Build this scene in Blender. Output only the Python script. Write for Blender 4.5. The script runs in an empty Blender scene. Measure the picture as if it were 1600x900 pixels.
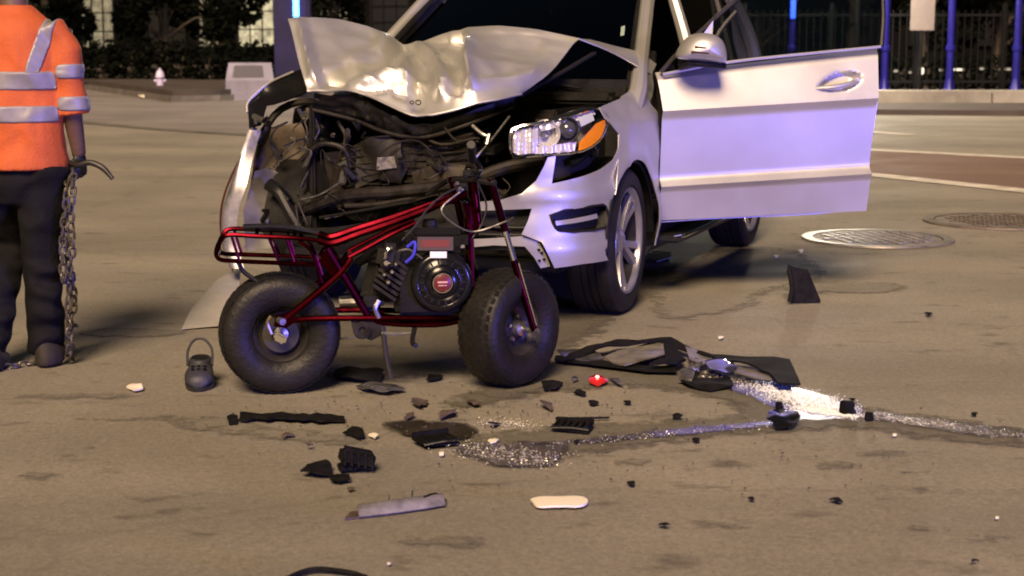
import bpy, bmesh, math, random
from math import sin, cos, tan, atan, atan2, pi, radians, sqrt
from mathutils import Vector, Matrix, noise
from mathutils.geometry import delaunay_2d_cdt

SC = bpy.context.scene
COL = SC.collection
random.seed(7)

# ------------------------------------------------------------------ camera
CAMH = 1.40
FPX = 2565.0                       # focal length in pixels of a 1600 wide picture
PITCH = atan(393 / FPX)
cam_d = bpy.data.cameras.new('camera')
cam_d.sensor_width = 36.0
cam_d.lens = 36.0 * FPX / 1600.0
cam_d.clip_start = 0.05
cam_d.clip_end = 1000.0
cam = bpy.data.objects.new('camera', cam_d)
COL.objects.link(cam)
cam.location = (0, 0, CAMH)
cam.rotation_euler = (pi / 2 - PITCH, 0, 0)
SC.camera = cam
cam_d.dof.use_dof = True
cam_d.dof.focus_distance = 7.3
cam_d.dof.aperture_fstop = 4.4

# ------------------------------------------------------------------ sky, sun, exposure
SUN_EL = radians(40)
SUN_AZ = radians(9)               # the light travels away from the camera and a little to the right
w = bpy.data.worlds.new('World')
SC.world = w
w.use_nodes = True
nt = w.node_tree
bg = nt.nodes['Background']
sky = nt.nodes.new('ShaderNodeTexSky')
sky.sky_type = 'NISHITA'
sky.sun_disc = False
sky.sun_elevation = SUN_EL
sky.sun_rotation = pi + SUN_AZ
sky.air_density = 1.6
nt.links.new(sky.outputs[0], bg.inputs[0])
bg.inputs[1].default_value = 0.0042
sd = bpy.data.lights.new('sun', 'SUN')
sd.energy = 3.3
sd.angle = radians(22.0)
sd.color = (1.0, 0.72, 0.46)
sun = bpy.data.objects.new('sun', sd)
COL.objects.link(sun)
sdir = Vector((sin(SUN_AZ) * cos(SUN_EL), cos(SUN_AZ) * cos(SUN_EL), -sin(SUN_EL)))
sun.rotation_euler = sdir.to_track_quat('-Z', 'Y').to_euler()
# blue flashing lamp of an emergency vehicle parked behind the camera, its glow is on the door
bl = bpy.data.lights.new('emergency_beacon', 'POINT')
bl.energy = 2900.0
bl.color = (0.17, 0.14, 1.0)
bl.shadow_soft_size = 0.25
blo = bpy.data.objects.new('emergency_beacon', bl)
COL.objects.link(blo)
blo.location = (9.0, -2.0, 0.45)

vs = SC.view_settings
vs.view_transform = 'Standard'
vs.look = 'None'
vs.gamma = 1.0
vs.use_curve_mapping = False
vs.exposure = 1.0
SC.render.engine = 'CYCLES'
SC.cycles.use_denoising = True
SC.cycles.max_bounces = 6
SC.cycles.filter_width = 1.9

# ------------------------------------------------------------------ picture <-> place
cp, sp = cos(PITCH), sin(PITCH)
CAM = Vector((0, 0, CAMH))
def ray(px, py):
    a = (px - 800) / FPX
    b = (450 - py) / FPX
    return Vector((a, cp + b * sp, -sp + b * cp))
def at(px, py, Y):
    d = ray(px, py)
    return CAM + d * (Y / d.y)
def G(px, py, z=0.0):
    d = ray(px, py)
    return CAM + d * ((z - CAMH) / d.z)
def proj(p):
    v = Vector(p) - CAM
    f = v.y * cp - v.z * sp
    u = v.y * sp + v.z * cp
    return (800 + FPX * v.x / f, 450 - FPX * u / f)

# ------------------------------------------------------------------ materials
MATS = {}
def mat(name, col, rough=0.6, metal=0.0, var=0.0, scale=8.0, bump=0.0, bscale=60.0, coat=0.0,
        emit=None, estr=0.0, spec=0.5, col2=None, vrough=0.0):
    if name in MATS:
        return MATS[name]
    m = bpy.data.materials.new(name)
    m.use_nodes = True
    n = m.node_tree.nodes
    l = m.node_tree.links
    b = n['Principled BSDF']
    b.inputs['Base Color'].default_value = (*col, 1)
    b.inputs['Roughness'].default_value = rough
    b.inputs['Metallic'].default_value = metal
    b.inputs['Specular IOR Level'].default_value = spec
    if coat:
        b.inputs['Coat Weight'].default_value = coat
        b.inputs['Coat Roughness'].default_value = 0.08
    if emit:
        b.inputs['Emission Color'].default_value = (*emit, 1)
        b.inputs['Emission Strength'].default_value = estr
    if var or bump or col2 or vrough:
        tc = n.new('ShaderNodeTexCoord')
        ns = n.new('ShaderNodeTexNoise')
        ns.inputs['Scale'].default_value = scale
        ns.inputs['Detail'].default_value = 6
        ns.inputs['Roughness'].default_value = 0.65
        l.new(tc.outputs['Object'], ns.inputs['Vector'])
        if var or col2:
            r = n.new('ShaderNodeValToRGB')
            r.color_ramp.elements[0].position = 0.35
            r.color_ramp.elements[1].position = 0.68
            c2 = col2 if col2 else tuple(min(1, c * (1 + var)) for c in col)
            c1 = col if col2 else tuple(c * (1 - var) for c in col)
            r.color_ramp.elements[0].color = (*c1, 1)
            r.color_ramp.elements[1].color = (*c2, 1)
            l.new(ns.outputs[0], r.inputs[0])
            l.new(r.outputs[0], b.inputs['Base Color'])
        if vrough:
            mr = n.new('ShaderNodeMapRange')
            mr.inputs[3].default_value = max(0.02, rough - vrough)
            mr.inputs[4].default_value = min(1, rough + vrough)
            mr.inputs[1].default_value = 0.3
            mr.inputs[2].default_value = 0.7
            l.new(ns.outputs[0], mr.inputs[0])
            l.new(mr.outputs[0], b.inputs['Roughness'])
        if bump:
            n2 = n.new('ShaderNodeTexNoise')
            n2.inputs['Scale'].default_value = bscale
            n2.inputs['Detail'].default_value = 4
            l.new(tc.outputs['Object'], n2.inputs['Vector'])
            bp = n.new('ShaderNodeBump')
            bp.inputs['Strength'].default_value = bump
            bp.inputs['Distance'].default_value = 0.01
            l.new(n2.outputs[0], bp.inputs['Height'])
            l.new(bp.outputs[0], b.inputs['Normal'])
    MATS[name] = m
    return m

def glass(name, tint=(0.1, 0.1, 0.1), rough=0.02, reflect=1.45):
    if name in MATS:
        return MATS[name]
    m = bpy.data.materials.new(name)
    m.use_nodes = True
    n = m.node_tree.nodes
    l = m.node_tree.links
    n.clear()
    out = n.new('ShaderNodeOutputMaterial')
    mix = n.new('ShaderNodeMixShader')
    lw = n.new('ShaderNodeLayerWeight')
    lw.inputs[0].default_value = 0.5
    pw = n.new('ShaderNodeMath'); pw.operation = 'POWER'; pw.inputs[1].default_value = 4.0
    fr = n.new('ShaderNodeMath'); fr.operation = 'MULTIPLY_ADD'; fr.inputs[1].default_value = 0.9; fr.inputs[2].default_value = 0.05
    l.new(lw.outputs['Facing'], pw.inputs[0])
    l.new(pw.outputs[0], fr.inputs[0])
    tr = n.new('ShaderNodeBsdfTransparent')
    tr.inputs[0].default_value = (*tint, 1)
    gl = n.new('ShaderNodeBsdfGlossy')
    gl.inputs['Roughness'].default_value = rough
    gl.inputs[0].default_value = (1, 1, 1, 1)
    l.new(fr.outputs[0], mix.inputs[0])
    l.new(tr.outputs[0], mix.inputs[1])
    l.new(gl.outputs[0], mix.inputs[2])
    l.new(mix.outputs[0], out.inputs[0])
    MATS[name] = m
    return m

PAINT = mat('silver_paint', (0.54, 0.535, 0.515), 0.44, 0.70, var=0.05, scale=2.5, coat=0.25, vrough=0.05)
DOORP = PAINT
BLK = mat('black_plastic', (0.009, 0.0085, 0.0085), 0.5, var=0.4, scale=9, bump=0.15, spec=0.3)
BLKG = mat('gloss_black', (0.006, 0.006, 0.0065), 0.2, spec=0.35)
RUB = mat('tyre_rubber', (0.010, 0.009, 0.0085), 0.62, var=0.35, scale=14, bump=0.25, bscale=90, spec=0.25)
CHR = mat('chrome', (0.72, 0.71, 0.70), 0.10, 1.0)
STEEL = mat('scuffed_steel', (0.34, 0.33, 0.32), 0.36, 0.9, var=0.3, scale=20, vrough=0.1)
ALLOY = mat('alloy', (0.46, 0.45, 0.45), 0.28, 0.8, var=0.1)
DKM = mat('dark_metal', (0.024, 0.021, 0.019), 0.5, 0.3, var=0.5, scale=12, vrough=0.15, spec=0.2)
TAN = mat('dusty_plastic', (0.075, 0.058, 0.040), 0.75, var=0.55, scale=7, bump=0.3, bscale=25)
GREYP = mat('grey_plastic', (0.026, 0.023, 0.021), 0.6, var=0.45, scale=9, bump=0.2, bscale=30, spec=0.2)
RAD = mat('radiator_core', (0.022, 0.018, 0.016), 0.65, 0.1, var=0.5, scale=16, bump=0.5, bscale=120, spec=0.2)
WIN = glass('dark_window', (0.10, 0.11, 0.10))
CLEAR = glass('clear_lens', (0.93, 0.93, 0.94), 0.03)
AMBER = mat('amber_plastic', (0.85, 0.27, 0.012), 0.18, coat=0.6)
RED = mat('red_paint', (0.036, 0.0016, 0.004), 0.24, 1.0, var=0.4, scale=10)
REFL = mat('lamp_reflector', (0.78, 0.77, 0.77), 0.28, 0.45)
CLOTH = mat('seat_fabric', (0.02, 0.02, 0.022), 0.8)
WHITEP = mat('white_print', (0.75, 0.74, 0.72), 0.5)

# ------------------------------------------------------------------ geometry helpers: a geom is (verts, faces)
def V3(p):
    return Vector(p)
def join(*gs):
    V, Fs = [], []
    for g in gs:
        k = len(V)
        V += list(g[0])
        Fs += [tuple(i + k for i in f) for f in g[1]]
    return (V, Fs)
def xf(g, M):
    return ([M @ Vector(v) for v in g[0]], g[1])
def catmull(P, n=6, closed=False):
    P = [Vector(p) for p in P]
    N = len(P)
    if N < 3:
        return [P[0].lerp(P[-1], i / n) for i in range(n + 1)]
    out = []
    segs = N if closed else N - 1
    for i in range(segs):
        p1 = P[i]
        p2 = P[(i + 1) % N]
        p0 = P[i - 1] if (closed or i > 0) else p1 * 2 - p2
        p3 = P[(i + 2) % N] if (closed or i + 2 < N) else p2 * 2 - p1
        for k in range(n):
            t = k / n
            out.append(0.5 * ((2 * p1) + (p2 - p0) * t + (2 * p0 - 5 * p1 + 4 * p2 - p3) * t * t + (3 * p1 - p0 - 3 * p2 + p3) * t ** 3))
    if not closed:
        out.append(P[-1].copy())
    return out
def tube(P, r, n=8, smooth=0, closed=False):
    """tube along a path; r is a number or a list with one radius per given point"""
    P = [Vector(p) for p in P]
    rs = list(r) if isinstance(r, (list, tuple)) else [r] * len(P)
    if smooth:
        k = len(P)
        Q = catmull(P, smooth, closed)
        R2 = []
        for i in range(len(Q)):
            t = i / smooth
            a = min(int(t), k - 1)
            b = (a + 1) % k if closed else min(a + 1, k - 1)
            R2.append(rs[a] + (rs[b] - rs[a]) * (t - int(t)))
        P, rs = Q, R2
    N = len(P)
    V, Fs = [], []
    up = None
    for i in range(N):
        if closed:
            t = P[(i + 1) % N] - P[i - 1]
        else:
            t = P[min(i + 1, N - 1)] - P[max(i - 1, 0)]
        t.normalize()
        if up is None:
            up = t.orthogonal()
        up = (up - t * up.dot(t))
        if up.length < 1e-6:
            up = t.orthogonal()
        up.normalize()
        s = t.cross(up)
        for k in range(n):
            a = 2 * pi * k / n
            V.append(P[i] + (up * cos(a) + s * sin(a)) * rs[i])
    for i in range(N if closed else N - 1):
        j = (i + 1) % N
        for k in range(n):
            k2 = (k + 1) % n
            Fs.append((i * n + k, i * n + k2, j * n + k2, j * n + k))
    if not closed:
        Fs.append(tuple(range(n - 1, -1, -1)))
        Fs.append(tuple((N - 1) * n + k for k in range(n)))
    return (V, Fs)
def box(c, s, M=None, bev=0.0):
    bm = bmesh.new()
    bmesh.ops.create_cube(bm, size=1)
    for v in bm.verts:
        v.co = Vector((v.co.x * s[0], v.co.y * s[1], v.co.z * s[2]))
    if bev:
        bmesh.ops.bevel(bm, geom=list(bm.edges), offset=min(bev, min(s) * 0.45), segments=2, affect='EDGES')
    if M:
        bmesh.ops.transform(bm, matrix=M, verts=bm.verts)
    g = ([v.co + Vector(c) for v in bm.verts], [tuple(v.index for v in f.verts) for f in bm.faces])
    bm.verts.index_update()
    g = ([v.co + Vector(c) for v in bm.verts], [tuple(v.index for v in f.verts) for f in bm.faces])
    bm.free()
    return g
def lathe(prof, n=32, arc=2 * pi):
    """profile points (radius, height along local Z) turned about Z; closed ring"""
    V, Fs = [], []
    m = len(prof)
    full = abs(arc - 2 * pi) < 1e-6
    N = n if full else n + 1
    for i in range(N):
        a = arc * i / n
        for r, h in prof:
            V.append(Vector((r * cos(a), r * sin(a), h)))
    for i in range(n):
        j = (i + 1) % N
        for k in range(m - 1):
            Fs.append((i * m + k, j * m + k, j * m + k + 1, i * m + k + 1))
    return (V, Fs)
def inpoly(p, poly):
    x, y = p
    c = False
    j = len(poly) - 1
    for i in range(len(poly)):
        xi, yi = poly[i]
        xj, yj = poly[j]
        if (yi > y) != (yj > y) and x < (xj - xi) * (y - yi) / (yj - yi) + xi:
            c = not c
        j = i
    return c
def chaikin(P, it=2):
    for _ in range(it):
        Q = []
        for i in range(len(P)):
            a, b = P[i], P[(i + 1) % len(P)]
            Q.append((a[0] * .75 + b[0] * .25, a[1] * .75 + b[1] * .25))
            Q.append((a[0] * .25 + b[0] * .75, a[1] * .25 + b[1] * .75))
        P = Q
    return P
def densify(P, res):
    out = []
    for i in range(len(P)):
        a, b = P[i], P[(i + 1) % len(P)]
        d = sqrt((a[0] - b[0]) ** 2 + (a[1] - b[1]) ** 2)
        k = max(1, int(d / res))
        for t in range(k):
            out.append((a[0] + (b[0] - a[0]) * t / k, a[1] + (b[1] - a[1]) * t / k))
    return out
def thick(V, T, t, flip=False):
    N = [Vector((0, 0, 0)) for _ in V]
    for f in T:
        a, b, c = V[f[0]], V[f[1]], V[f[2]]
        n = (b - a).cross(c - a)
        for i in f:
            N[i] += n
    for n in N:
        if n.length > 1e-12:
            n.normalize()
    s = 1 if flip else -1
    k = len(V)
    W = list(V) + [V[i] + N[i] * t * s for i in range(k)]
    F2 = list(T) + [tuple(i + k for i in reversed(f)) for f in T]
    cnt = {}
    for f in T:
        for i in range(len(f)):
            e = (f[i], f[(i + 1) % len(f)])
            cnt[e] = cnt.get(e, 0) + 1
    for (a, b) in cnt:
        if (b, a) not in cnt:
            F2.append((b, a, a + k, b + k))
    return (W, F2)
def sheet(outline, fn, res=0.03, holes=(), t=0.0, flip=False, ext=()):
    """trimmed surface: 2D outline (and holes) filled with triangles, mapped by fn(u,v) to a point"""
    o = densify(outline, res)
    hs = [densify(h, res) for h in holes]
    pts = list(o)
    E = [(i, (i + 1) % len(o)) for i in range(len(o))]
    for h in hs:
        k = len(pts)
        pts += h
        E += [(k + i, k + (i + 1) % len(h)) for i in range(len(h))]
    x0 = min(p[0] for p in o); x1 = max(p[0] for p in o)
    y0 = min(p[1] for p in o); y1 = max(p[1] for p in o)
    y = y0 + res * 0.5
    row = 0
    for q in ext:
        if inpoly(q, o) and not any(inpoly(q, h) for h in hs) and all((q[0] - b_[0]) ** 2 + (q[1] - b_[1]) ** 2 > (res * 0.3) ** 2 for b_ in pts[:len(E)]):
            pts.append(q)
    hsh = {}
    def cell(q): return (int(q[0] // res), int(q[1] // res))
    for q in pts:
        hsh.setdefault(cell(q), []).append(q)
    def free(x, y):
        a, b = cell((x, y))
        for i_ in (-1, 0, 1):
            for j_ in (-1, 0, 1):
                for q in hsh.get((a + i_, b + j_), ()):
                    if (x - q[0]) ** 2 + (y - q[1]) ** 2 <= (res * 0.45) ** 2: return False
        return True
    while y < y1:
        x = x0 + (res * 0.5 if row % 2 else res)
        while x < x1:
            if inpoly((x, y), o) and not any(inpoly((x, y), h) for h in hs):
                if free(x, y):
                    pts.append((x, y))
            x += res
        y += res
        row += 1
    r = delaunay_2d_cdt([Vector(p) for p in pts], E, [], 0, 1e-7)
    vv, ff = r[0], r[2]
    T = []
    for f in ff:
        c = ((vv[f[0]][0] + vv[f[1]][0] + vv[f[2]][0]) / 3, (vv[f[0]][1] + vv[f[1]][1] + vv[f[2]][1]) / 3)
        if inpoly(c, o) and not any(inpoly(c, h) for h in hs):
            T.append(tuple(f))
    V = [Vector(fn(p[0], p[1])) for p in vv]
    return thick(V, T, t, flip) if t else (V, T)
def gridmesh(P, t=0.0, flip=False):
    R, C = len(P), len(P[0])
    V = [Vector(p) for r in P for p in r]
    Fs = [(i * C + j, i * C + j + 1, (i + 1) * C + j + 1, (i + 1) * C + j) for i in range(R - 1) for j in range(C - 1)]
    return thick(V, Fs, t, flip) if t else (V, Fs)
def loftgrid(P, n=5):
    rows = [catmull(r, n) for r in P]
    cols = list(zip(*rows))
    cols = [catmull(c, n) for c in cols]
    return [list(r) for r in zip(*cols)]
def rings(R, n=14):
    """closed loft through elliptical rings: (centre, half-width vec, half-depth vec)"""
    V, Fs = [], []
    for c, a, b in R:
        c, a, b = Vector(c), Vector(a), Vector(b)
        for k in range(n):
            t = 2 * pi * k / n
            V.append(c + a * cos(t) + b * sin(t))
    for i in range(len(R) - 1):
        for k in range(n):
            k2 = (k + 1) % n
            Fs.append((i * n + k, i * n + k2, (i + 1) * n + k2, (i + 1) * n + k))
    Fs.append(tuple(range(n - 1, -1, -1)))
    Fs.append(tuple((len(R) - 1) * n + k for k in range(n)))
    return (V, Fs)

# ------------------------------------------------------------------ object helpers
def mk_mesh(name, g, m, ang=35, smooth=True):
    me = bpy.data.meshes.new(name)
    me.from_pydata([tuple(v) for v in g[0]], [], [tuple(f) for f in g[1]])
    me.validate()
    me.update()
    bm = bmesh.new()
    bm.from_mesh(me)
    bmesh.ops.recalc_face_normals(bm, faces=bm.faces)
    bm.to_mesh(me)
    bm.free()
    if m:
        me.materials.append(m)
    if smooth:
        me.shade_smooth()
        me.set_sharp_from_angle(angle=radians(ang))
    return me
def tag(o, label=None, cat=None, group=None, kind=None):
    if label: o['label'] = label
    if cat: o['category'] = cat
    if group: o['group'] = group
    if kind: o['kind'] = kind
    return o
def empty(name, loc, label, cat, rz=0.0, group=None):
    o = bpy.data.objects.new(name, None)
    COL.objects.link(o)
    o.location = loc
    o.rotation_euler = (0, 0, rz)
    o.empty_display_size = 0.1
    return tag(o, label, cat, group)
def root_of(o):
    while o.parent:
        o = o.parent
    return o
def part(name, g, m, parent, world=False, ang=35, smooth=True, label=None, kind=None):
    """a child mesh. world=True: g is given in world coordinates, else in the root's frame"""
    if world:
        r = root_of(parent)
        Mi = (Matrix.Translation(r.location) @ r.rotation_euler.to_matrix().to_4x4()).inverted()
        g = xf(g, Mi)
    me = mk_mesh(name, g, m, ang, smooth)
    o = bpy.data.objects.new(name, me)
    COL.objects.link(o)
    o.parent = parent
    if label: o['label'] = label
    if kind: o['kind'] = kind
    return o
def thing(name, g, m, label, cat, group=None, kind=None, ang=35, smooth=True):
    """a top-level thing of one mesh, world coordinates, origin at its base"""
    vs_ = [Vector(v) for v in g[0]]
    lo = Vector((sum(v.x for v in vs_) / len(vs_), sum(v.y for v in vs_) / len(vs_), min(v.z for v in vs_)))
    me = mk_mesh(name, ([v - lo for v in vs_], g[1]), m, ang, smooth)
    o = bpy.data.objects.new(name, me)
    COL.objects.link(o)
    o.location = lo
    return tag(o, label, cat, group, kind)
def struct(name, g, m, parent=None):
    me = mk_mesh(name, g, m, 35, False)
    o = bpy.data.objects.new(name, me)
    COL.objects.link(o)
    o['kind'] = 'structure'
    return o
def clone(o, parent):
    c = o.copy()
    COL.objects.link(c)
    c.parent = parent
    return c
def fuse(g, voxel=0.012, smooth=4, it=None):
    """merge overlapping lofts into one continuous surface"""
    me = mk_mesh('tmp', g, None)
    o = bpy.data.objects.new('tmp', me)
    COL.objects.link(o)
    md = o.modifiers.new('r', 'REMESH')
    md.mode = 'VOXEL'
    md.voxel_size = voxel
    if smooth:
        s = o.modifiers.new('s', 'SMOOTH')
        s.factor = 0.5
        s.iterations = smooth
    dg = bpy.context.evaluated_depsgraph_get()
    dg.update()
    ev = o.evaluated_get(dg)
    m2 = ev.to_mesh()
    out = ([v.co.copy() for v in m2.vertices], [tuple(p.vertices) for p in m2.polygons])
    ev.to_mesh_clear()
    bpy.data.objects.remove(o)
    return out
# ================================================================== THE SUV
TH = radians(20.5)
CO = Vector((-0.275, 8.62, 0))
CAR_RZ = -pi / 2 - TH
CM = Matrix.Translation(CO) @ Matrix.Rotation(CAR_RZ, 4, 'Z')
CMI = CM.inverted()
CAMC = CMI @ CAM
def cproj(p):
    return proj(CM @ Vector(p))
def cray(px, py):
    return CMI.to_3x3() @ ray(px, py)
def cx(px, py, x):
    d = cray(px, py)
    return CAMC + d * ((x - CAMC.x) / d.x)
def cy(px, py, y):
    d = cray(px, py)
    return CAMC + d * ((y - CAMC.y) / d.y)
def cz(px, py, z):
    d = cray(px, py)
    return CAMC + d * ((z - CAMC.z) / d.z)

PLAN = catmull([(.83, 0, 0), (.825, .25, 0), (.80, .5, 0), (.735, .70, 0), (.61, .845, 0), (.44, .925, 0), (.2, .955, 0), (-.5, .962, 0),
                (-1.6, .965, 0), (-2.9, .955, 0), (-3.4, .90, 0), (-3.72, .76, 0), (-3.84, .5, 0), (-3.87, 0, 0)], 8)
PS = [0.0]
for i in range(1, len(PLAN)):
    PS.append(PS[-1] + (PLAN[i] - PLAN[i - 1]).length)
def plan(s):
    s = max(0.0, min(PS[-1] - 1e-6, s))
    i = 0
    lo, hi = 0, len(PS) - 1
    while hi - lo > 1:
        m = (lo + hi) // 2
        if PS[m] <= s: lo = m
        else: hi = m
    t = (s - PS[lo]) / (PS[hi] - PS[lo])
    p = PLAN[lo].lerp(PLAN[hi], t)
    def tn(k):
        return (PLAN[min(k + 1, len(PLAN) - 1)] - PLAN[max(k - 1, 0)]).normalized()
    d = tn(lo).lerp(tn(hi), t).normalized()
    return p, Vector((-d.y, d.x, 0)) * -1   # outward: to the left of travel is inward
OFFZ = [(.15, .06), (.30, .03), (.42, .005), (.52, 0), (.62, .012), (.70, .018), (.80, .012), (.92, .018), (1.0, .04), (1.08, .085), (1.14, .15), (1.22, .25), (1.4, .5)]
def off(z):
    if z <= OFFZ[0][0]: return OFFZ[0][1]
    for (a, b), (c, d) in zip(OFFZ, OFFZ[1:]):
        if z <= c:
            t = (z - a) / (c - a)
            t = t * t * (3 - 2 * t) if False else t
            return b + (d - b) * t
    return OFFZ[-1][1]
def body(s, z, extra=0.0, side=1):
    p, n = plan(s)
    q = p + n * (extra - off(z))
    return Vector((q.x, q.y * side, z))
n_test = plan(0.1)[1]
if n_test.x < 0:
    _plan0 = plan
    def plan(s):
        p, n = _plan0(s)
        return p, -n
def s_of_x(x):
    """arc length on the flank where the plan reaches this x"""
    for i in range(1, len(PLAN)):
        if PLAN[i].x <= x:
            t = (PLAN[i - 1].x - x) / (PLAN[i - 1].x - PLAN[i].x + 1e-9)
            return PS[i - 1] + t * (PS[i] - PS[i - 1])
    return PS[-1]
def solve(fn, px, py, u0, u1, v0, v1, n=14):
    best = None
    for i in range(n + 1):
        for j in range(n + 1):
            u = u0 + (u1 - u0) * i / n
            v = v0 + (v1 - v0) * j / n
            q = cproj(fn(u, v))
            e = (q[0] - px) ** 2 + (q[1] - py) ** 2
            if best is None or e < best[0]:
                best = (e, u, v)
    _, u, v = best
    for _ in range(12):
        q = cproj(fn(u, v))
        e = 1e-4
        qu = cproj(fn(u + e, v)); qv = cproj(fn(u, v + e))
        a, b = (qu[0] - q[0]) / e, (qv[0] - q[0]) / e
        c, d = (qu[1] - q[1]) / e, (qv[1] - q[1]) / e
        det = a * d - b * c
        if abs(det) < 1e-6: break
        rx, ry = px - q[0], py - q[1]
        du = (d * rx - b * ry) / det
        dv = (-c * rx + a * ry) / det
        u += max(-.1, min(.1, du)); v += max(-.1, min(.1, dv))
    return (u, v)
def onbody(pix, u0=0.0, u1=2.6, v0=.2, v1=1.2):
    return [solve(body, x, y, u0, u1, v0, v1) for x, y in pix]

suv = empty('crashed_suv', CO, 'silver SUV with crushed front end, buckled bonnet and driver door hanging open', 'car', CAR_RZ)

def arc_pts(cxx, czz, r, a0, a1, n=16):
    return [(cxx + r * cos(a0 + (a1 - a0) * i / n), czz + r * sin(a0 + (a1 - a0) * i / n)) for i in range(n + 1)]

# ---- left front fender (photo right)
S0 = s_of_x(0.0)
fpix_top = [(1027, 112), (1000, 132), (968, 152), (936, 168)]
fpix_front = [(944, 184), (956, 198), (968, 210)]
ftop = onbody(fpix_top, .7, 2.4, .8, 1.2)
ffr = onbody(fpix_front, .7, 2.0, .6, 1.15)
ar = [(S0 - .415 * cos(a), .37 + .415 * sin(a)) for a in [radians(k) for k in range(48, 181, 6)]]
fen_out = ftop + ffr + [(S0 - .415 * cos(radians(40)), .37 + .415 * sin(radians(40)))] + ar + [(S0 + .415, .30), (S0 + .60, .30), (S0 + .62, .55), (S0 + .62, .9), (S0 + .61, 1.0), (S0 + .58, 1.05)]
def fender_fn(s, z):
    e = 0.0
    d = sqrt((s - S0) ** 2 + (z - .37) ** 2)
    e += 0.022 * max(0, 1 - abs(d - .43) / .09)          # arch lip
    if z > .93:
        e += 0.012 * max(0, 1 - abs(z - .98) / .05)      # shoulder crease
    if s > S0 + .5: e -= .03 * min(1, (s - S0 - .5) / .06)
    e += .004 * noise.noise(Vector((s * 6, z * 6, 3.1))) + (.016 * max(0, 1 - abs(s - z * .5 - .98) / .10) if z > .75 else 0)
    return body(s, z, e)
part('fender', sheet(fen_out, fender_fn, .035, t=.004), PAINT, suv, ang=50, label='left front fender with bent front tip')

# ---- front bumper, left corner that survived
bo = onbody([(868, 244), (862, 287), (905, 277), (940, 264), (958, 250), (966, 232), (967, 205), (980, 214), (987, 226)], .2, 1.9, .5, 1.1)
edge = [(S0 - .420 * cos(radians(k)), .37 + .420 * sin(radians(k))) for k in range(40, -7, -6)]
bo += edge
bo += onbody([(944, 406), (905, 412), (864, 418), (856, 400), (846, 378), (815, 366), (825, 345), (831, 326), (780, 328), (735, 330),
              (735, 316), (780, 313), (815, 302), (838, 282), (850, 260), (856, 246)], .1, 1.9, .15, 1.0)
fog = onbody([(857, 331), (940, 318), (948, 324), (950, 350), (941, 358), (876, 363), (866, 354)], .3, 1.6, .2, .8)
fog = chaikin(fog, 1)
def bump_fn(s, z):
    e = 0.0
    e += .018 * max(0, 1 - abs(z - .66) / .06)
    e += .02 * max(0, min(1, (.46 - z) / .05))
    e += .006 * noise.noise(Vector((s * 5, z * 5, 9.1)))
    return body(s, z, e)
bumper = part('front_bumper', sheet(bo, bump_fn, .03, [fog], t=.005), PAINT, suv, ang=45, label='torn silver front bumper, left corner still in place')
fc = [(sum(p[0] for p in fog) / len(fog)), (sum(p[1] for p in fog) / len(fog))]
fog_in = [(fc[0] + (p[0] - fc[0]) * 1.14, fc[1] + (p[1] - fc[1]) * 1.16) for p in fog]
part('fog_lamp_recess', sheet(fog_in, lambda s, z: body(s, z, -.045), .05, t=.004), BLK, bumper)
fl = onbody([(870, 346), (938, 334), (940, 341), (872, 353)], .3, 1.6, .2, .8)
part('fog_lamp', sheet(fl, lambda s, z: body(s, z, -.02), .02, t=.012), mat('lamp_grey', (.22, .21, .21), .25), bumper)
part('fog_surround', tube([body(s, z, .002) for s, z in fog], .006, 6, closed=True), BLK, bumper)
# lower skid plate, silver with holes
sk = onbody([(700, 376), (770, 373), (815, 370), (842, 378), (856, 402), (862, 417), (846, 420), (836, 404), (820, 386), (770, 384), (700, 390)], .0, 1.4, .12, .7)
def sk_fn(s, z): return body(s, z, -.02)
skid = part('skid_plate', sheet(sk, sk_fn, .03, t=.006), PAINT, suv)
for hx, hy in ((842, 391), (847, 396), (851, 406), (843, 408)):
    u = solve(body, hx, hy, .2, 1.3, .12, .7)
    p = sk_fn(*u)
    part('bolt_hole', xf(lathe([(0, .003), (.006, .003), (.007, 0), (.007, -.004)], 10), Matrix.Translation(p + Vector((.004, .004, 0))) @ Matrix.Rotation(pi / 2, 4, 'Y')), BLKG, skid)
# lower intake, dark mesh between bumper lip and skid plate
lo = onbody([(690, 330), (832, 327), (818, 368), (690, 374)], .0, 1.2, .2, .8)
part('lower_grille', sheet(lo, lambda s, z: body(s, z, -.07), .06, t=.01), BLK, suv)
for k in range(4):
    z = .40 + k * .035
    part('grille_slat', tube([body(s, z, -.05) for s in (.02, .2, .4, .55, .66)], .006, 6), BLK, suv)

# ---- right front corner (photo left): shredded bumper end and fender edge, pushed outwards
def rb(px, py, x=.52): return cx(px, py, x)
rp = [[rb(402, 200, .30), rb(408, 204, .34)],
      [rb(388, 236, .34), rb(396, 242, .38)],
      [rb(370, 284, .40), rb(386, 288, .46)],
      [rb(356, 330, .44), rb(372, 334, .50)],
      [rb(358, 378, .46), rb(372, 382, .52)],
      [rb(370, 416, .48), rb(382, 420, .54)]]
part('bumper_corner', gridmesh([[p for p in r] for r in loftgrid([[r[0], r[0].lerp(r[1], .5) + Vector((.05, -.03, 0)), r[1]] for r in rp], 4)], t=.005), mat('dark_silver', (.26, .25, .27), .35, .6, var=.5, scale=7, coat=.3), suv, ang=60, label='silver right bumper end bent outwards')  # silver in a darker tone for the bent bumper end
part('red_reflection_strip', tube([rb(398, 198, .30), rb(380, 238, .33), rb(357, 286, .39), rb(345, 332, .43), rb(348, 380, .45), rb(364, 424, .48)], .006, 8, 4), mat('dark_red_reflection', (.05, .008, .008), .3), suv)  # red reflection along the bumper end, made as a dark red tube
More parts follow.
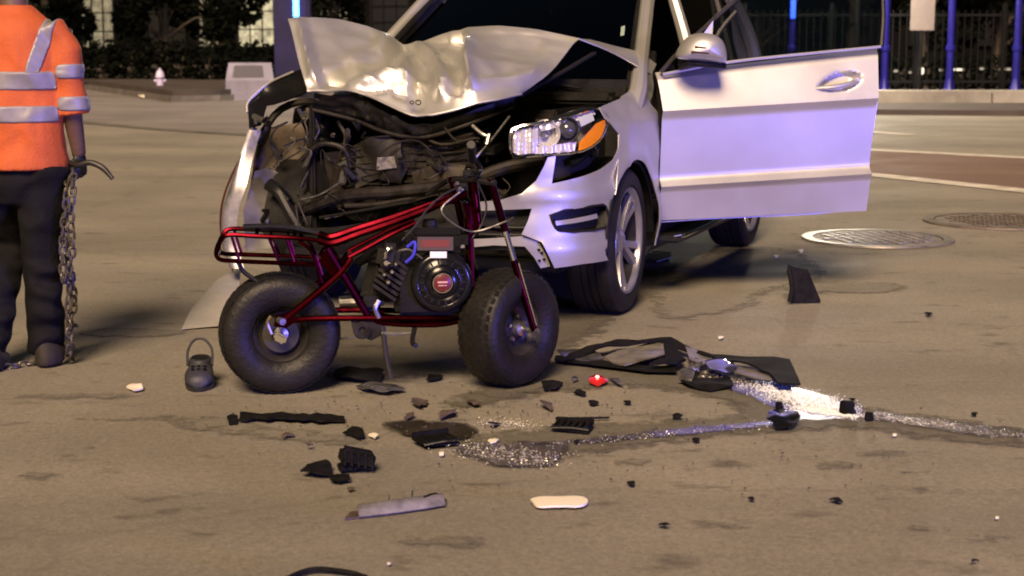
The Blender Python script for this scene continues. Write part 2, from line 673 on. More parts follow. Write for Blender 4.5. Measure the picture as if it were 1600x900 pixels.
# inner wing: dusty plate
ip = [rb(408, 200, .22), rb(470, 192, .20), rb(492, 236, .16), rb(486, 300, .14), rb(470, 362, .18), rb(396, 364, .30), rb(390, 300, .30), rb(396, 250, .26)]
def fillpoly(P, amp=.02, seed=0, res=.05, t=.004):
    c = sum(P, Vector()) / len(P)
    n = Vector()
    for i in range(len(P)):
        n += (P[i] - c).cross(P[(i + 1) % len(P)] - c)
    n.normalize()
    u = n.orthogonal().normalized(); v = n.cross(u)
    o2 = [((p - c).dot(u), (p - c).dot(v)) for p in P]
    h = [(p - c).dot(n) for p in P]
    def fn(a, b):
        sw = sh = 0
        for (x, y), hh in zip(o2, h):
            w_ = 1 / ((a - x) ** 2 + (b - y) ** 2 + 1e-5)
            sw += w_; sh += w_ * hh
        nn = noise.noise(Vector((a * 7 + seed, b * 7, seed)))
        return c + u * a + v * b + n * (sh / sw + amp * nn)
    return sheet(o2, fn, res, t=t)
pan0 = [rb(398, 268, .40), rb(420, 262, .30), rb(452, 280, .26), rb(472, 330, .28), rb(480, 384, .34), rb(384, 392, .46), rb(380, 330, .46)]
part('liner_panel', fillpoly(pan0, .03, 8.0, .03), mat('liner_grey', (.075, .07, .078), .5, var=.35, scale=6), suv, ang=60)
part('inner_wing', fillpoly(ip, .05, 2.0, .03), TAN, suv, ang=60)
# folded black outer wing edge above it
wp = [rb(390, 200, .34), rb(388, 160, .30), rb(420, 132, .22), rb(470, 108, .05), rb(486, 140, .12), rb(450, 158, .25), rb(418, 168, .30), rb(408, 196, .34)]
part('torn_wing_edge', fillpoly(wp, .02, 5.0, .03, .006), BLKG, suv, ang=60)
part('wing_glint', tube([rb(386, 176, .345), rb(389, 158, .305), rb(420, 130, .225), rb(458, 112, .11)], .006, 6, 4), PAINT, suv)  # outline glint of the torn wing, made as a thin silver tube

# ---- the bonnet: buckled sheet of steel
HC = [
 [(450, 29, .16), (490, 27, .05), (530, 30, -.08), (575, 41, -.16), (608, 54, -.20), (628, 65, -.16), (660, 62, -.26), (695, 52, -.30), (725, 43, -.30), (780, 40, -.32), (840, 46, -.34), (906, 60, -.36)],
 [(456, 50, .22), (490, 48, .12), (535, 50, .00), (580, 58, -.10), (612, 66, -.08), (634, 74, -.06), (662, 78, -.10), (700, 66, -.20), (730, 56, -.14), (780, 54, -.26), (838, 58, -.30), (896, 68, -.32)],
 [(462, 76, .30), (492, 75, .22), (540, 76, .10), (580, 82, .04), (606, 88, .10), (634, 94, .14), (664, 98, .10), (700, 90, .00), (732, 74, .10), (782, 74, -.12), (834, 76, -.20), (884, 84, -.24)],
 [(468, 100, .36), (494, 99, .30), (540, 98, .22), (576, 102, .24), (602, 108, .30), (636, 114, .30), (668, 116, .22), (700, 104, .20), (734, 96, .28), (784, 96, .06), (832, 96, -.06), (870, 102, -.12)],
 [(474, 120, .42), (496, 120, .38), (538, 118, .38), (572, 120, .42), (602, 130, .42), (638, 138, .40), (670, 138, .34), (704, 128, .40), (738, 122, .40), (788, 120, .22), (830, 116, .10), (856, 118, .02)],
 [(480, 140, .46), (500, 138, .46), (536, 138, .47), (570, 145, .48), (602, 160, .50), (640, 177, .52), (676, 178, .52), (712, 170, .50), (744, 160, .46), (780, 154, .38), (806, 148, .26), (816, 146, .20)],
]
HP = [[cx(a, b, c) for a, b, c in r] for r in HC]
hg = loftgrid(HP, 9)
def lingrid(P, n):                                       # flat facets between the control points
    def seg(r):
        return [r[i].lerp(r[i + 1], k / n) for i in range(len(r) - 1) for k in range(n)] + [r[-1].copy()]
    cols = list(zip(*[seg(r) for r in P]))
    return [list(r) for r in zip(*[seg(list(c)) for c in cols])]
for r, q in zip(hg, lingrid(HP, 9)):
    for j in range(len(r)):
        r[j] = r[j].lerp(q[j], .62)
# sharp folds of the buckled sheet: polyline in the picture, height, width
FOLDS = [([(627, 64), (604, 92), (566, 108), (524, 126), (498, 138)], -0.065, 22), ([(468, 34), (480, 80), (497, 136)], 0.043, 14), ([(612, 54), (592, 86), (556, 98)], 0.029, 20),
         ([(660, 76), (684, 92), (696, 118), (690, 150)], 0.058, 13), ([(720, 50), (708, 80), (716, 108), (712, 140)], -0.055, 13), ([(734, 66), (730, 96), (738, 128)], 0.049, 12),
         ([(640, 70), (664, 104), (650, 140), (652, 172)], -0.038, 16), ([(545, 128), (590, 112), (632, 116), (660, 132)], 0.043, 13), ([(570, 142), (604, 134), (640, 150)], -0.032, 12),
         ([(742, 96), (800, 104), (850, 110)], 0.032, 18), ([(752, 58), (790, 74), (836, 80)], -0.020, 20), ([(744, 132), (790, 128), (836, 122)], 0.029, 12), ([(660, 62), (690, 66), (722, 58)], -0.035, 12)]
def segd(p, a, b):
    ax, ay = b[0] - a[0], b[1] - a[1]
    t = max(0, min(1, ((p[0] - a[0]) * ax + (p[1] - a[1]) * ay) / (ax * ax + ay * ay)))
    return sqrt((p[0] - a[0] - ax * t) ** 2 + (p[1] - a[1] - ay * t) ** 2)
for i, r in enumerate(hg):
    for j, p in enumerate(r):
        q = Vector((p.x * 5, p.y * 5, p.z * 5))
        edgef = min(1, min(i, len(hg) - 1 - i, j, len(r) - 1 - j) / 6)
        pq = cproj(p)
        fold = 0
        for L_, am_, wd_ in FOLDS:
            dd = min(segd(pq, L_[k], L_[k + 1]) for k in range(len(L_) - 1))
            if dd < wd_: fold += am_ * (1 - dd / wd_)
        p += Vector((.75, 0, .66)) * (fold * (.35 + .65 * edgef))
        rid = (1 - abs(noise.noise(q + Vector((3, 1, 2)))) * 2)
        p += Vector((0.6, 0, .8)) * ((.007 * rid + .003 * noise.noise(q * 2.3)) * edgef)
bonnet = part('bonnet', gridmesh(hg, t=.005, flip=True), PAINT, suv, ang=24, label='buckled silver bonnet folded up in peaks')
# rolled front lip
part('bonnet_lip', tube([p + Vector((.004, 0, -.004)) for p in hg[-1][::2]], .007, 6), PAINT, bonnet)
# hole left by the lost emblem
ec = cx(652, 160, .52)
for dx, r in ((-.022, .010), (.012, .014)):
    part('emblem_hole', tube([ec + Vector((.012 + .004, dx + r * cos(a), r * .8 * sin(a))) for a in [2 * pi * k / 12 for k in range(12)]], .0028, 5, closed=True), BLKG, bonnet)
# torn insulation and the dark cross member under the bonnet front
um = [cx(492, 146, .40), cx(560, 150, .40), cx(600, 172, .43), cx(640, 192, .45), cx(680, 192, .45), cx(740, 172, .40), cx(806, 146, .22)]
ul = [cx(496, 172, .34), cx(560, 188, .35), cx(600, 204, .38), cx(640, 214, .40), cx(680, 213, .40), cx(740, 194, .36), cx(806, 168, .18)]
lg = loftgrid([um, [a.lerp(b, .5) + Vector((.012, 0, 0)) for a, b in zip(um, ul)], ul], 8)
for r in lg:
    for p in r:
        q = Vector((p.x * 9, p.y * 9, p.z * 9))
        p += Vector((.02 * noise.noise(q) + .022 * (1 - 2 * abs(noise.noise(q * 1.7 + Vector((4, 2, 1))))), 0, .012 * noise.noise(q * 1.3 + Vector((1, 5, 3)))))
part('bonnet_liner', gridmesh(lg, t=.008), BLK, suv, ang=25)
part('bonnet_frame', tube([p + Vector((.05, 0, .004)) for p in ul], .010, 8, 4), DKM, suv)

# ---- engine bay
def pan(name, P, m, amp=.01, seed=0, t=.006, res=.06, label=None):
    return part(name, fillpoly(P, amp, seed, res, t), m, suv, ang=50, label=label)
part('engine_bay_floor', join(box((.05, 0, .30), (1.0, 1.5, .06), None, .01), box((-.42, 0, .75), (.05, 1.6, .85), None, .01)), BLK, suv)
part('underbody', box((-1.7, 0, .30), (3.3, 1.56, .16), None, .03), BLK, suv)
for sgn in (1, -1):
    part('wheel_liner', xf(lathe([(.40, -.14), (.43, -.14), (.43, .14), (.40, .14)], 24, pi), Matrix.Translation((0, sgn * .80, .37)) @ Matrix.Rotation(pi / 2, 4, 'X')), BLK, suv)
    part('inner_fender', box((-.02, sgn * .66, .72), (.85, .03, .66), None, .01), BLK, suv)
    part('strut_tower', xf(lathe([(0, 0), (.09, 0), (.10, -.02), (.11, -.3)], 20), Matrix.Translation((-.08, sgn * .55, .98))), DKM, suv)
part('engine_cover', join(box((-.02, 0, .86), (.55, .55, .12), Matrix.Rotation(.15, 4, 'Y'), .04), *[box((-.02, -.2 + .1 * k, .925), (.45, .03, .02), Matrix.Rotation(.15, 4, 'Y'), .008) for k in range(5)]), BLK, suv)
part('battery', box((-.25, .42, .92), (.2, .26, .2), None, .02), GREYP, suv)
part('fluid_tank', box((.0, .48, .90), (.16, .18, .16), Matrix.Rotation(.3, 4, 'Z'), .04), GREYP, suv)
rad = pan('radiator', [cx(512, 238, .36), cx(600, 214, .36), cx(700, 214, .38), cx(742, 206, .38), cx(752, 300, .34), cx(700, 340, .34), cx(560, 346, .34), cx(516, 330, .36)], RAD, .05, 1.0, .03, .05)
for k in range(9):
    y0 = 232 + k * 11
    part('radiator_tube', tube([cx(530, y0 + 6, .40), cx(600, y0 - 4 + (k % 3), .40), cx(690, y0 - 4, .41), cx(738, y0 - 8, .41)], .005, 5, 3), DKM, rad)
pan('shroud_panel', [cx(552, 226, .42), cx(590, 212, .44), cx(626, 218, .43), cx(640, 262, .40), cx(626, 286, .42), cx(588, 280, .44), cx(562, 294, .38)], GREYP, .07, 4.0, .006, .025)
pan('sticker', [cx(590, 246, .47), cx(616, 244, .47), cx(620, 262, .47), cx(588, 266, .47)], mat('worn_label', (.16, .15, .145), .6, var=.4, scale=40), .0, 1.0, .002, .02)
pan('shroud_panel', [cx(644, 268, .42), cx(690, 254, .44), cx(728, 258, .42), cx(722, 290, .44), cx(734, 314, .38), cx(680, 306, .43), cx(650, 314, .40)], mat('grime_panel', (.045, .036, .028), .7, var=.4, scale=9), .03, 6.0)
pan('fan_housing', [cx(486, 262, .34), cx(520, 240, .34), cx(548, 264, .34), cx(546, 300, .34), cx(512, 318, .34), cx(484, 296, .34)], BLKG, .03, 7.0, .03)
# crash beam, bent
part('crash_beam', tube([cx(470, 330, .40), cx(540, 306, .48), cx(620, 300, .52), cx(720, 286, .52), cx(790, 262, .46), cx(850, 252, .40)], .032, 10, 4), DKM, suv)
part('crash_foam', gridmesh(loftgrid([[cx(430, 352, .46), cx(520, 356, .56), cx(620, 338, .60), cx(720, 318, .60)], [cx(430, 372, .48), cx(520, 380, .58), cx(620, 360, .62), cx(720, 336, .62)], [cx(430, 396, .44), cx(520, 402, .52), cx(620, 380, .56), cx(720, 352, .56)]], 4), t=.01), BLK, suv)
part('support_rail', tube([cx(400, 224, .30), cx(440, 170, .20), cx(500, 160, .18), cx(560, 196, .30)], .02, 8, 4), DKM, suv)
# hoses, pipes and brackets
HOSES = [([(436, 300, .46), (452, 330, .48), (470, 360, .48)], .026, BLK), ([(420, 288, .44), (436, 300, .45), (450, 316, .45)], .036, BLKG),
         ([(470, 250, .42), (500, 226, .44), (536, 232, .42), (548, 262, .40)], .014, DKM), ([(478, 214, .34), (488, 250, .38), (470, 292, .42)], .012, BLK),
         ([(462, 320, .48), (466, 352, .50), (464, 396, .50)], .004, GREYP), ([(466, 316, .48), (480, 350, .50), (492, 376, .50)], .005, GREYP),
         ([(528, 190, .34), (540, 214, .36), (530, 240, .38), (512, 246, .38)], .010, GREYP), ([(480, 170, .28), (492, 200, .34), (484, 226, .36)], .010, TAN),
         ([(470, 312, .48), (500, 304, .50), (530, 286, .50)], .005, STEEL), ([(796, 182, .30), (770, 216, .42), (744, 246, .50)], .006, STEEL),
         ([(738, 196, .40), (752, 208, .42), (764, 214, .42)], .010, STEEL), ([(764, 210, .44), (760, 226, .46)], .012, STEEL),
         ([(700, 230, .42), (724, 216, .40), (748, 222, .40)], .009, BLKG), ([(540, 322, .50), (600, 318, .52), (680, 300, .52)], .012, GREYP),
         ([(500, 340, .5), (560, 330, .54), (640, 316, .56)], .008, BLK), ([(650, 206, .42), (690, 226, .44), (742, 216, .42)], .008, DKM)]
for P, r, m in HOSES:
    part('hose' if m in (BLK, BLKG, GREYP) else 'pipe', tube([cx(*p) for p in P], r, 8, 4), m, suv)
rnd = random.Random(3)
for k in range(46):                                      # broken brackets, clips and scraps in the bay
    px = rnd.choice([rnd.uniform(405, 560), rnd.uniform(470, 800)]); py = rnd.uniform(175, 372)
    x = rnd.uniform(.38, .52) - max(0, (240 - py)) * .0015
    c = cx(px, py, x)
    R = Matrix.Rotation(rnd.uniform(0, 6), 4, 'X') @ Matrix.Rotation(rnd.uniform(-.8, .8), 4, 'Y') @ Matrix.Rotation(rnd.uniform(-.8, .8), 4, 'Z')
    s = rnd.uniform(.02, .075)
    g = join(box((0, 0, 0), (s * .35, s * rnd.uniform(.6, 2.2), s * .5), None, s * .1), box((s * .1, s * .4, s * .25), (s * .3, s * .3, s * .8), Matrix.Rotation(.5, 4, 'X'), s * .08))
    part('bracket', xf(g, Matrix.Translation(c) @ R), rnd.choice([BLK, BLK, BLKG, GREYP, DKM, TAN, STEEL] if px < 560 else [BLK, BLK, BLKG, DKM, GREYP]), suv)
for k in range(34):                                      # loose wiring
    px = rnd.uniform(410, 770); py = rnd.uniform(190, 350)
    P = [(px, py)]
    for _ in range(3):
        P.append((P[-1][0] + rnd.uniform(-36, 36), P[-1][1] + rnd.uniform(-24, 30)))
    part('wire', tube([cx(a, b, rnd.uniform(.42, .54) - max(0, 240 - b) * .0012) for a, b in P], rnd.choice([.0025, .0035, .005]), 5, 4), rnd.choice([BLK, BLKG, BLK, GREYP, DKM, TAN]), suv)
# bright crumpled bits near the top left of the bay
for q, m in (([(470, 176, .33), (484, 190, .36), (480, 212, .37)], STEEL), ([(486, 188, .36), (492, 206, .37), (484, 224, .38)], STEEL), ([(462, 232, .42), (480, 240, .43), (472, 262, .43)], STEEL)):
    P = [cx(*a) for a in q]
    part('torn_metal', gridmesh(loftgrid([P, [p + Vector((.02, .035, .012)) for p in P]], 5), t=.003), m, suv)
part('bay_side_rail', tube([cx(812, 150, .15), cx(880, 112, -.15), cx(930, 82, -.35)], .012, 8, 3), BLK, suv)
part('bay_cover', fillpoly([cz(806, 168, .90), cz(938, 176, .94), cz(1004, 128, 1.08), cz(915, 76, 1.12), cz(840, 130, 1.0)], .03, 2.2, .05), BLK, suv)
part('bay_hose', tube([cz(862, 116, 1.05), cz(890, 114, 1.06), cz(922, 116, 1.05)], .008, 6, 3), GREYP, suv)
part('bay_hose', tube([cz(900, 160, .99), cz(930, 140, 1.02), cz(960, 120, 1.06)], .014, 6, 3), BLKG, suv)
part('bay_hose', tube([cz(850, 140, 1.02), cz(880, 150, 1.00), cz(930, 152, 1.0)], .016, 6, 3), BLKG, suv)
part('cowl_edge', gridmesh(loftgrid([[cy(905, 60, .58), cy(950, 78, .70), cy(988, 98, .80), cy(1018, 116, .86)], [cy(924, 62, .56), cy(962, 72, .68), cy(1000, 82, .78), cy(1026, 100, .85)]], 4), t=.006), PAINT, suv)

# ---- left headlight
HL = [(794, 213), (803, 199), (850, 192), (905, 178), (935, 168), (951, 178), (950, 200), (936, 226), (905, 240), (850, 243), (800, 248)]
def hbody(s, z, e=0.0): return body(s, z, -.01 + e + .02 * noise.noise(Vector((s * 2, z, 0))))
hl2 = onbody(HL, .3, 1.7, .7, 1.15)
hroot = part('headlight', sheet(hl2, lambda s, z: hbody(s, z, -.085 + .012 * noise.noise(Vector((s * 18, z * 18, 1)))), .022, t=.004), REFL, suv, ang=25, label='left headlight knocked loose, chrome reflector and amber corner')
part('housing_rim', tube([hbody(s, z, -.01) for s, z in densify(chaikin(hl2, 1), .05)], .007, 6, closed=True), CHR, hroot)
part('housing_side', gridmesh([[hbody(s, z, -.005) for s, z in hl2 + hl2[:1]], [hbody(s, z, -.09) for s, z in hl2 + hl2[:1]]], t=.003), BLK, hroot)
def bowl(px, py, r, mm, dep=.05, name='reflector_bowl', e=-.03):
    u = solve(body, px, py, .3, 1.7, .7, 1.15)
    p = hbody(u[0], u[1], e)
    dv = (CAMC - p).normalized()
    dv = (dv + Vector((.3, .25, 0))).normalized()
    Mx = Matrix.Translation(p) @ dv.to_track_quat('Z', 'Y').to_matrix().to_4x4()
    g = lathe([(r, 0), (r * 1.08, .004), (r * 1.12, -.004), (r, -.006), (r * .8, -dep * .6), (r * .35, -dep), (0, -dep)], 20)
    return part(name, xf(g, Mx), mm, hroot), Mx
bowl(858, 210, .062, REFL)
_, Mx = bowl(892, 203, .056, mat('lamp_bezel', (.25, .25, .27), .2, .9), .03, 'projector_bezel', -.02)
part('projector_lens', xf(lathe([(.044, -.004), (.040, .012), (.028, .024), (.014, .030), (0, .032)], 20), Mx), mat('lens_glass', (.05, .05, .06), .05, spec=1.0), hroot)
part('bulb', xf(lathe([(.016, -.02), (.016, .01), (.008, .02), (0, .021)], 12), Matrix.Translation(hbody(*solve(body, 856, 211, .3, 1.7, .7, 1.15), -.05)) @ Matrix.Rotation(pi / 2, 4, 'Y')), STEEL, hroot)
am = onbody([(949, 186), (949, 202), (934, 226), (910, 237), (912, 222), (926, 206), (938, 192)], .5, 1.7, .7, 1.15)
part('turn_signal', sheet(am, lambda s, z: hbody(s, z, -.008), .02, t=.012), AMBER, hroot)
dl = onbody([(800, 206), (832, 200), (836, 240), (800, 244)], .3, 1.5, .7, 1.1)
part('side_reflector', sheet(dl, lambda s, z: hbody(s, z, -.03 + .006 * sin(s * 160)), .012, t=.003), REFL, hroot)
dl = onbody([(910, 184), (932, 176), (936, 188), (916, 198)], .5, 1.7, .7, 1.15)
part('led_strip', sheet(dl, lambda s, z: hbody(s, z, -.02), .02, t=.004), mat('led_diffuser', (.55, .6, .55), .3), hroot)
for q in ([(846, 198), (905, 181), (934, 171), (938, 179), (908, 190), (850, 206)], [(838, 231), (880, 226), (908, 222), (906, 237), (850, 241), (838, 242)], [(834, 204), (844, 200), (842, 238), (834, 241)]):
    part('reflector_trim', sheet(onbody(q, .3, 1.7, .7, 1.15), lambda s, z: hbody(s, z, -.026 + .005 * sin(s * 120)), .014, t=.003), REFL, hroot)
part('headlight_cover', sheet(chaikin(hl2, 1), lambda s, z: hbody(s, z, .004), .03), CLEAR, hroot)
# dark cavity between headlight and bumper
cv = onbody([(868, 244), (905, 240), (940, 226), (954, 198), (968, 210), (966, 240), (940, 266), (862, 290)], .3, 1.8, .6, 1.1)
part('headlight_cavity', sheet(cv, lambda s, z: body(s, z, -.10), .04, t=.004), GREYP, suv)
u = solve(body, 925, 250, .4, 1.7, .6, 1.1)
part('cavity_bracket', join(tube([body(u[0] - .1, u[1] - .02, -.05), body(u[0], u[1] + .01, -.06), body(u[0] + .12, u[1] + .06, -.07)], .018, 8, 3), box(body(u[0] + .1, u[1] + .03, -.06), (.05, .05, .05), None, .01)), BLKG, suv)
part('mount_tab', box(body(*solve(body, 955, 208, .4, 1.8, .6, 1.1), -.05), (.03, .05, .05), Matrix.Rotation(.6, 4, 'X'), .008), TAN, suv)

# ---- wheels
def wheel_parts(R=.37, W=.255):
    h = W / 2
    ty = lathe([(.262, -h * .80), (.285, -h * .97), (.325, -h), (R - .02, -h * .93), (R - .004, -h * .8), (R, -h * .6), (R, -h * .34), (R - .008, -h * .32), (R - .008, -h * .27), (R, -h * .25),
                (R, -.008), (R - .008, -.006), (R - .008, .006), (R, .008), (R, h * .25), (R - .008, h * .27), (R - .008, h * .32), (R, h * .34), (R, h * .6), (R - .004, h * .8), (R - .02, h * .93), (.325, h), (.285, h * .97), (.262, h * .80), (.262, -h * .80)], 48)
    rim = [lathe([(.262, h * .80), (.268, h * .86), (.274, h * .90), (.270, h * .95), (.258, h * .90), (.250, h * .72)], 48)]
    global BARREL
    BARREL = lathe([(.251, h * .73), (.245, h * .6), (.235, 0), (.24, -h * .7), (.268, -h * .86)], 48)
    sp_ = []
    for k in range(5):
        for d in (-.13, .13):
            a = 2 * pi * k / 5 + d
            a2 = 2 * pi * k / 5 + d * 1.35
            P = [Vector((.055 * cos(a), .055 * sin(a), h * .62)), Vector((.15 * cos(a), .15 * sin(a), h * .66)), Vector((.255 * cos(a2), .255 * sin(a2), h * .80))]
            pts = catmull(P, 4)
            rows = []
            for i, p in enumerate(pts):
                t = i / (len(pts) - 1)
                w_ = .015 + .010 * t
                n_ = Vector((-sin(a), cos(a), 0))
                rows.append([p + n_ * w_ - Vector((0, 0, .03)), p + n_ * w_ * .8, p - n_ * w_ * .8, p - n_ * w_ - Vector((0, 0, .03)), p + n_ * w_ - Vector((0, 0, .03))])
            sp_.append(gridmesh(rows))
    hub = lathe([(0, h * .70), (.035, h * .70), (.05, h * .62), (.075, h * .58), (.08, h * .3)], 24)
    disc = lathe([(.04, h * .05), (.175, h * .05), (.175, h * .0), (.04, 0)], 32)
    return ty, rim[0], sp_, hub, disc
TY, RM, SPK, HUB, DSC = wheel_parts()
wheels = []
meshes = None
for (x, y, steer) in ((0, .81, radians(2)), (-2.915, .81, 0), (0, -.81, radians(2)), (-2.915, -.81, 0)):
    wd = part('wheel', HUB, ALLOY, suv) if meshes is None else None
    if wd is None:
        wd = bpy.data.objects.new('wheel', meshes[0]); COL.objects.link(wd); wd.parent = suv
        kids = [('tyre', meshes[1]), ('rim', meshes[2]), ('brake_disc', meshes[3]), ('rim_barrel', meshes[5])] + [('spoke', m_) for m_ in meshes[4]]
        for nme, m_ in kids:
            o = bpy.data.objects.new(nme, m_); COL.objects.link(o); o.parent = wd
    else:
        a = part('tyre', TY, RUB, wd); b = part('rim', RM, ALLOY, wd); c = part('brake_disc', DSC, DKM, wd); d_ = part('rim_barrel', BARREL, DKM, wd)
        s_ = [part('spoke', g, ALLOY, wd) for g in SPK]
        meshes = (wd.data, a.data, b.data, c.data, [o.data for o in s_], d_.data)
    wd.location = (x, y, .372)
    wd.rotation_euler = (-pi / 2 if y > 0 else pi / 2, radians(12), 0)
    wd.rotation_euler = (Matrix.Rotation(steer, 4, 'Z') @ Matrix.Rotation(-pi / 2 if y > 0 else pi / 2, 4, 'X') @ Matrix.Rotation(radians(14), 4, 'Z')).to_euler()
    wheels.append(wd)

# ---- body sides behind the front doors, right fender and doors, tail
SA = s_of_x(-.52); SB = s_of_x(-1.62); SCq = s_of_x(-2.55); SR = s_of_x(-2.915); SE = PS[-1]
def arch(c, r, a0, a1, st): return [(c - r * cos(radians(k)), .37 + r * sin(radians(k))) for k in range(a0, a1, st)]
for sd_ in (1, -1):
    part('rear_door', sheet([(SB + .01, .42), (SR - .43, .42)] + [(SR - .43 * cos(radians(k)), .37 + .43 * sin(radians(k))) for k in range(10, 70, 8)] + [(SR - .06, 1.06), (SB + .01, 1.05)], lambda s, z: body(s, z, 0.0, sd_), .07, t=.006, flip=sd_ < 0), PAINT, suv)
    part('quarter_panel', sheet([(SR - .05, 1.06)] + [(SR - .42 * cos(radians(k)), .37 + .42 * sin(radians(k))) for k in range(76, 186, 8)] + [(SR + .43, .28), (SE - .02, .30), (SE - .02, 1.05), (SR + .4, 1.08)], lambda s, z: body(s, z, 0.0, sd_), .08, t=.006, flip=sd_ < 0), PAINT, suv)
    part('sill', sheet([(S0 + .44, .26), (SR - .44, .26), (SR - .44, .415), (S0 + .56, .415), (S0 + .56, .30)], lambda s, z: body(s, z, -.02, sd_), .06, t=.006, flip=sd_ < 0), BLK, suv)
    part('running_board', box((-1.45, sd_ * .99, .325), (1.95, .16, .035), None, .012), BLK, suv)
    part('step_trim', tube([(-.50, sd_ * 1.03, .335), (-.55, sd_ * 1.072, .34), (-1.4, sd_ * 1.075, .345), (-2.38, sd_ * 1.072, .345), (-2.43, sd_ * 1.03, .34)], .011, 8, 0), CHR, suv)
    # A pillar, roof rail, B, C pillars
    ap = [(-.26, sd_ * .86, 1.00), (-.42, sd_ * .845, 1.12), (-.62, sd_ * .80, 1.26), (-.95, sd_ * .73, 1.48), (-1.25, sd_ * .67, 1.66), (-1.6, sd_ * .65, 1.735), (-2.4, sd_ * .65, 1.765), (-3.2, sd_ * .64, 1.72), (-3.62, sd_ * .70, 1.45), (-3.78, sd_ * .78, 1.06)]
    part('roof_rail', tube(ap, [.05, .05, .042, .04, .04, .04, .04, .045, .06, .07], 10, 5), PAINT, suv)
    part('window_gasket', tube([(p[0] + .03, p[1] - sd_ * .045, p[2] + .0) for p in ap[1:5]], .014, 6, 4), BLK, suv)
    part('pillar', tube([(-1.56, sd_ * .88, 1.04), (-1.60, sd_ * .80, 1.35), (-1.64, sd_ * .68, 1.70)], [.045, .04, .035], 8, 4), PAINT, suv)
    part('pillar', tube([(-2.62, sd_ * .88, 1.05), (-2.68, sd_ * .78, 1.4), (-2.75, sd_ * .67, 1.72)], [.04, .035, .03], 8, 4), BLK, suv)
    part('side_window', gridmesh([[Vector((-1.60, sd_ * .868, 1.05)), Vector((-2.6, sd_ * .868, 1.06))], [Vector((-1.66, sd_ * .68, 1.70)), Vector((-2.7, sd_ * .67, 1.72))]], t=.005), WIN, suv)
    part('side_window', gridmesh([[Vector((-2.66, sd_ * .868, 1.07)), Vector((-3.70, sd_ * .76, 1.09))], [Vector((-2.76, sd_ * .67, 1.71)), Vector((-3.3, sd_ * .66, 1.66))]], t=.005), WIN, suv)
    # seats
    for sx, sy in ((-1.45, .38), (-2.4, .4)):
        part('seat', join(box((sx + .25, sd_ * sy, .72), (.5, .5, .18), None, .06), box((sx - .06, sd_ * sy, 1.05), (.16, .48, .66), Matrix.Rotation(-.25, 4, 'Y'), .06), box((sx - .17, sd_ * sy, 1.46), (.10, .26, .18), None, .05)), CLOTH, suv)
# right side: fender stub and closed front door (far side of the car)
part('right_fender', sheet([(S0 - .10, .37 + .42), (S0, .795), (S0 + .2, .74), (S0 + .36, .58), (S0 + .42, .30), (S0 + .54, .30), (S0 + .55, 1.06), (S0 + .2, 1.07), (S0 - .12, 1.02)], lambda s, z: body(s, z, .02 * noise.noise(Vector((s * 6, z * 6, 0))), -1), .05, t=.005, flip=True), PAINT, suv)
part('closed_door', sheet([(S0 + .56, .42), (SB, .42), (SB, 1.05), (S0 + .56, 1.07)], lambda s, z: body(s, z, 0, -1), .06, t=.006, flip=True), PAINT, suv)
part('side_window', gridmesh([[Vector((-.55, -.868, 1.09)), Vector((-1.54, -.868, 1.05))], [Vector((-1.2, -.70, 1.62)), Vector((-1.62, -.68, 1.70))]], t=.005), WIN, suv)
part('door_mirror', join(box((-.62, -1.05, 1.20), (.12, .22, .15), None, .05), tube([(-.62, -.86, 1.13), (-.62, -.98, 1.17)], .03, 8)), PAINT, suv)
# roof, glass, dashboard, steering wheel
rw = [[Vector((x, y, z - .06 * (y / .62) ** 2)) for y in (-.64, -.35, 0, .35, .64)] for x, z in ((-1.28, 1.70), (-1.7, 1.785), (-2.5, 1.815), (-3.2, 1.775), (-3.4, 1.72))]
part('roof', gridmesh(loftgrid(rw, 4), t=.01, flip=True), PAINT, suv)
ws = [[Vector((-.36 - .10 * (y / .8) ** 2, y, 1.13)) for y in (-.80, -.4, 0, .4, .80)], [Vector((-.82 - .10 * (y / .76) ** 2, y * .92, 1.43)) for y in (-.80, -.4, 0, .4, .80)], [Vector((-1.28 - .06 * (y / .7) ** 2, y * .80, 1.69)) for y in (-.80, -.4, 0, .4, .80)]]
wsh = part('windshield', gridmesh(loftgrid(ws, 4), t=.005), WIN, suv)
part('inspection_sticker', gridmesh([[cx(973, 42, -.62) + Vector((.03, 0, 0)), cx(979, 40, -.62) + Vector((.03, 0, 0))], [cx(972, 56, -.58) + Vector((.03, 0, 0)), cx(978, 55, -.58) + Vector((.03, 0, 0))]], t=.001), mat('green_sticker', (.22, .30, .24), .6), wsh)
part('wiper', tube([(-.36, .55, 1.13), (-.40, .1, 1.18), (-.39, -.25, 1.17)], .008, 6, 3), BLK, suv)
part('wiper', tube([(-.35, -.15, 1.13), (-.39, -.4, 1.17), (-.43, -.65, 1.17)], .008, 6, 3), BLK, suv)
part('cowl', box((-.36, 0, 1.08), (.22, 1.5, .06), None, .02), BLK, suv)
part('dashboard', box((-.72, 0, 1.02), (.45, 1.5, .22), None, .08), BLK, suv)
part('steering_wheel', xf(join(lathe([(.185 + .014 * cos(a), .014 * sin(a)) for a in [2 * pi * k / 8 for k in range(9)]], 28), box((0, 0, -.01), (.36, .04, .02), None, .005), box((0, -.08, -.01), (.04, .18, .02), None, .005), box((0, 0, 0), (.1, .1, .04), None, .02)), Matrix.Translation((-1.02, .38, 1.06)) @ Matrix.Rotation(-1.15, 4, 'Y') @ Matrix.Rotation(pi / 2, 4, 'Z')), BLK, suv)
part('rear_glass', gridmesh([[Vector((-3.80, -.66, 1.10)), Vector((-3.80, .66, 1.10))], [Vector((-3.42, -.60, 1.68)), Vector((-3.42, .60, 1.68))]], t=.005), WIN, suv)
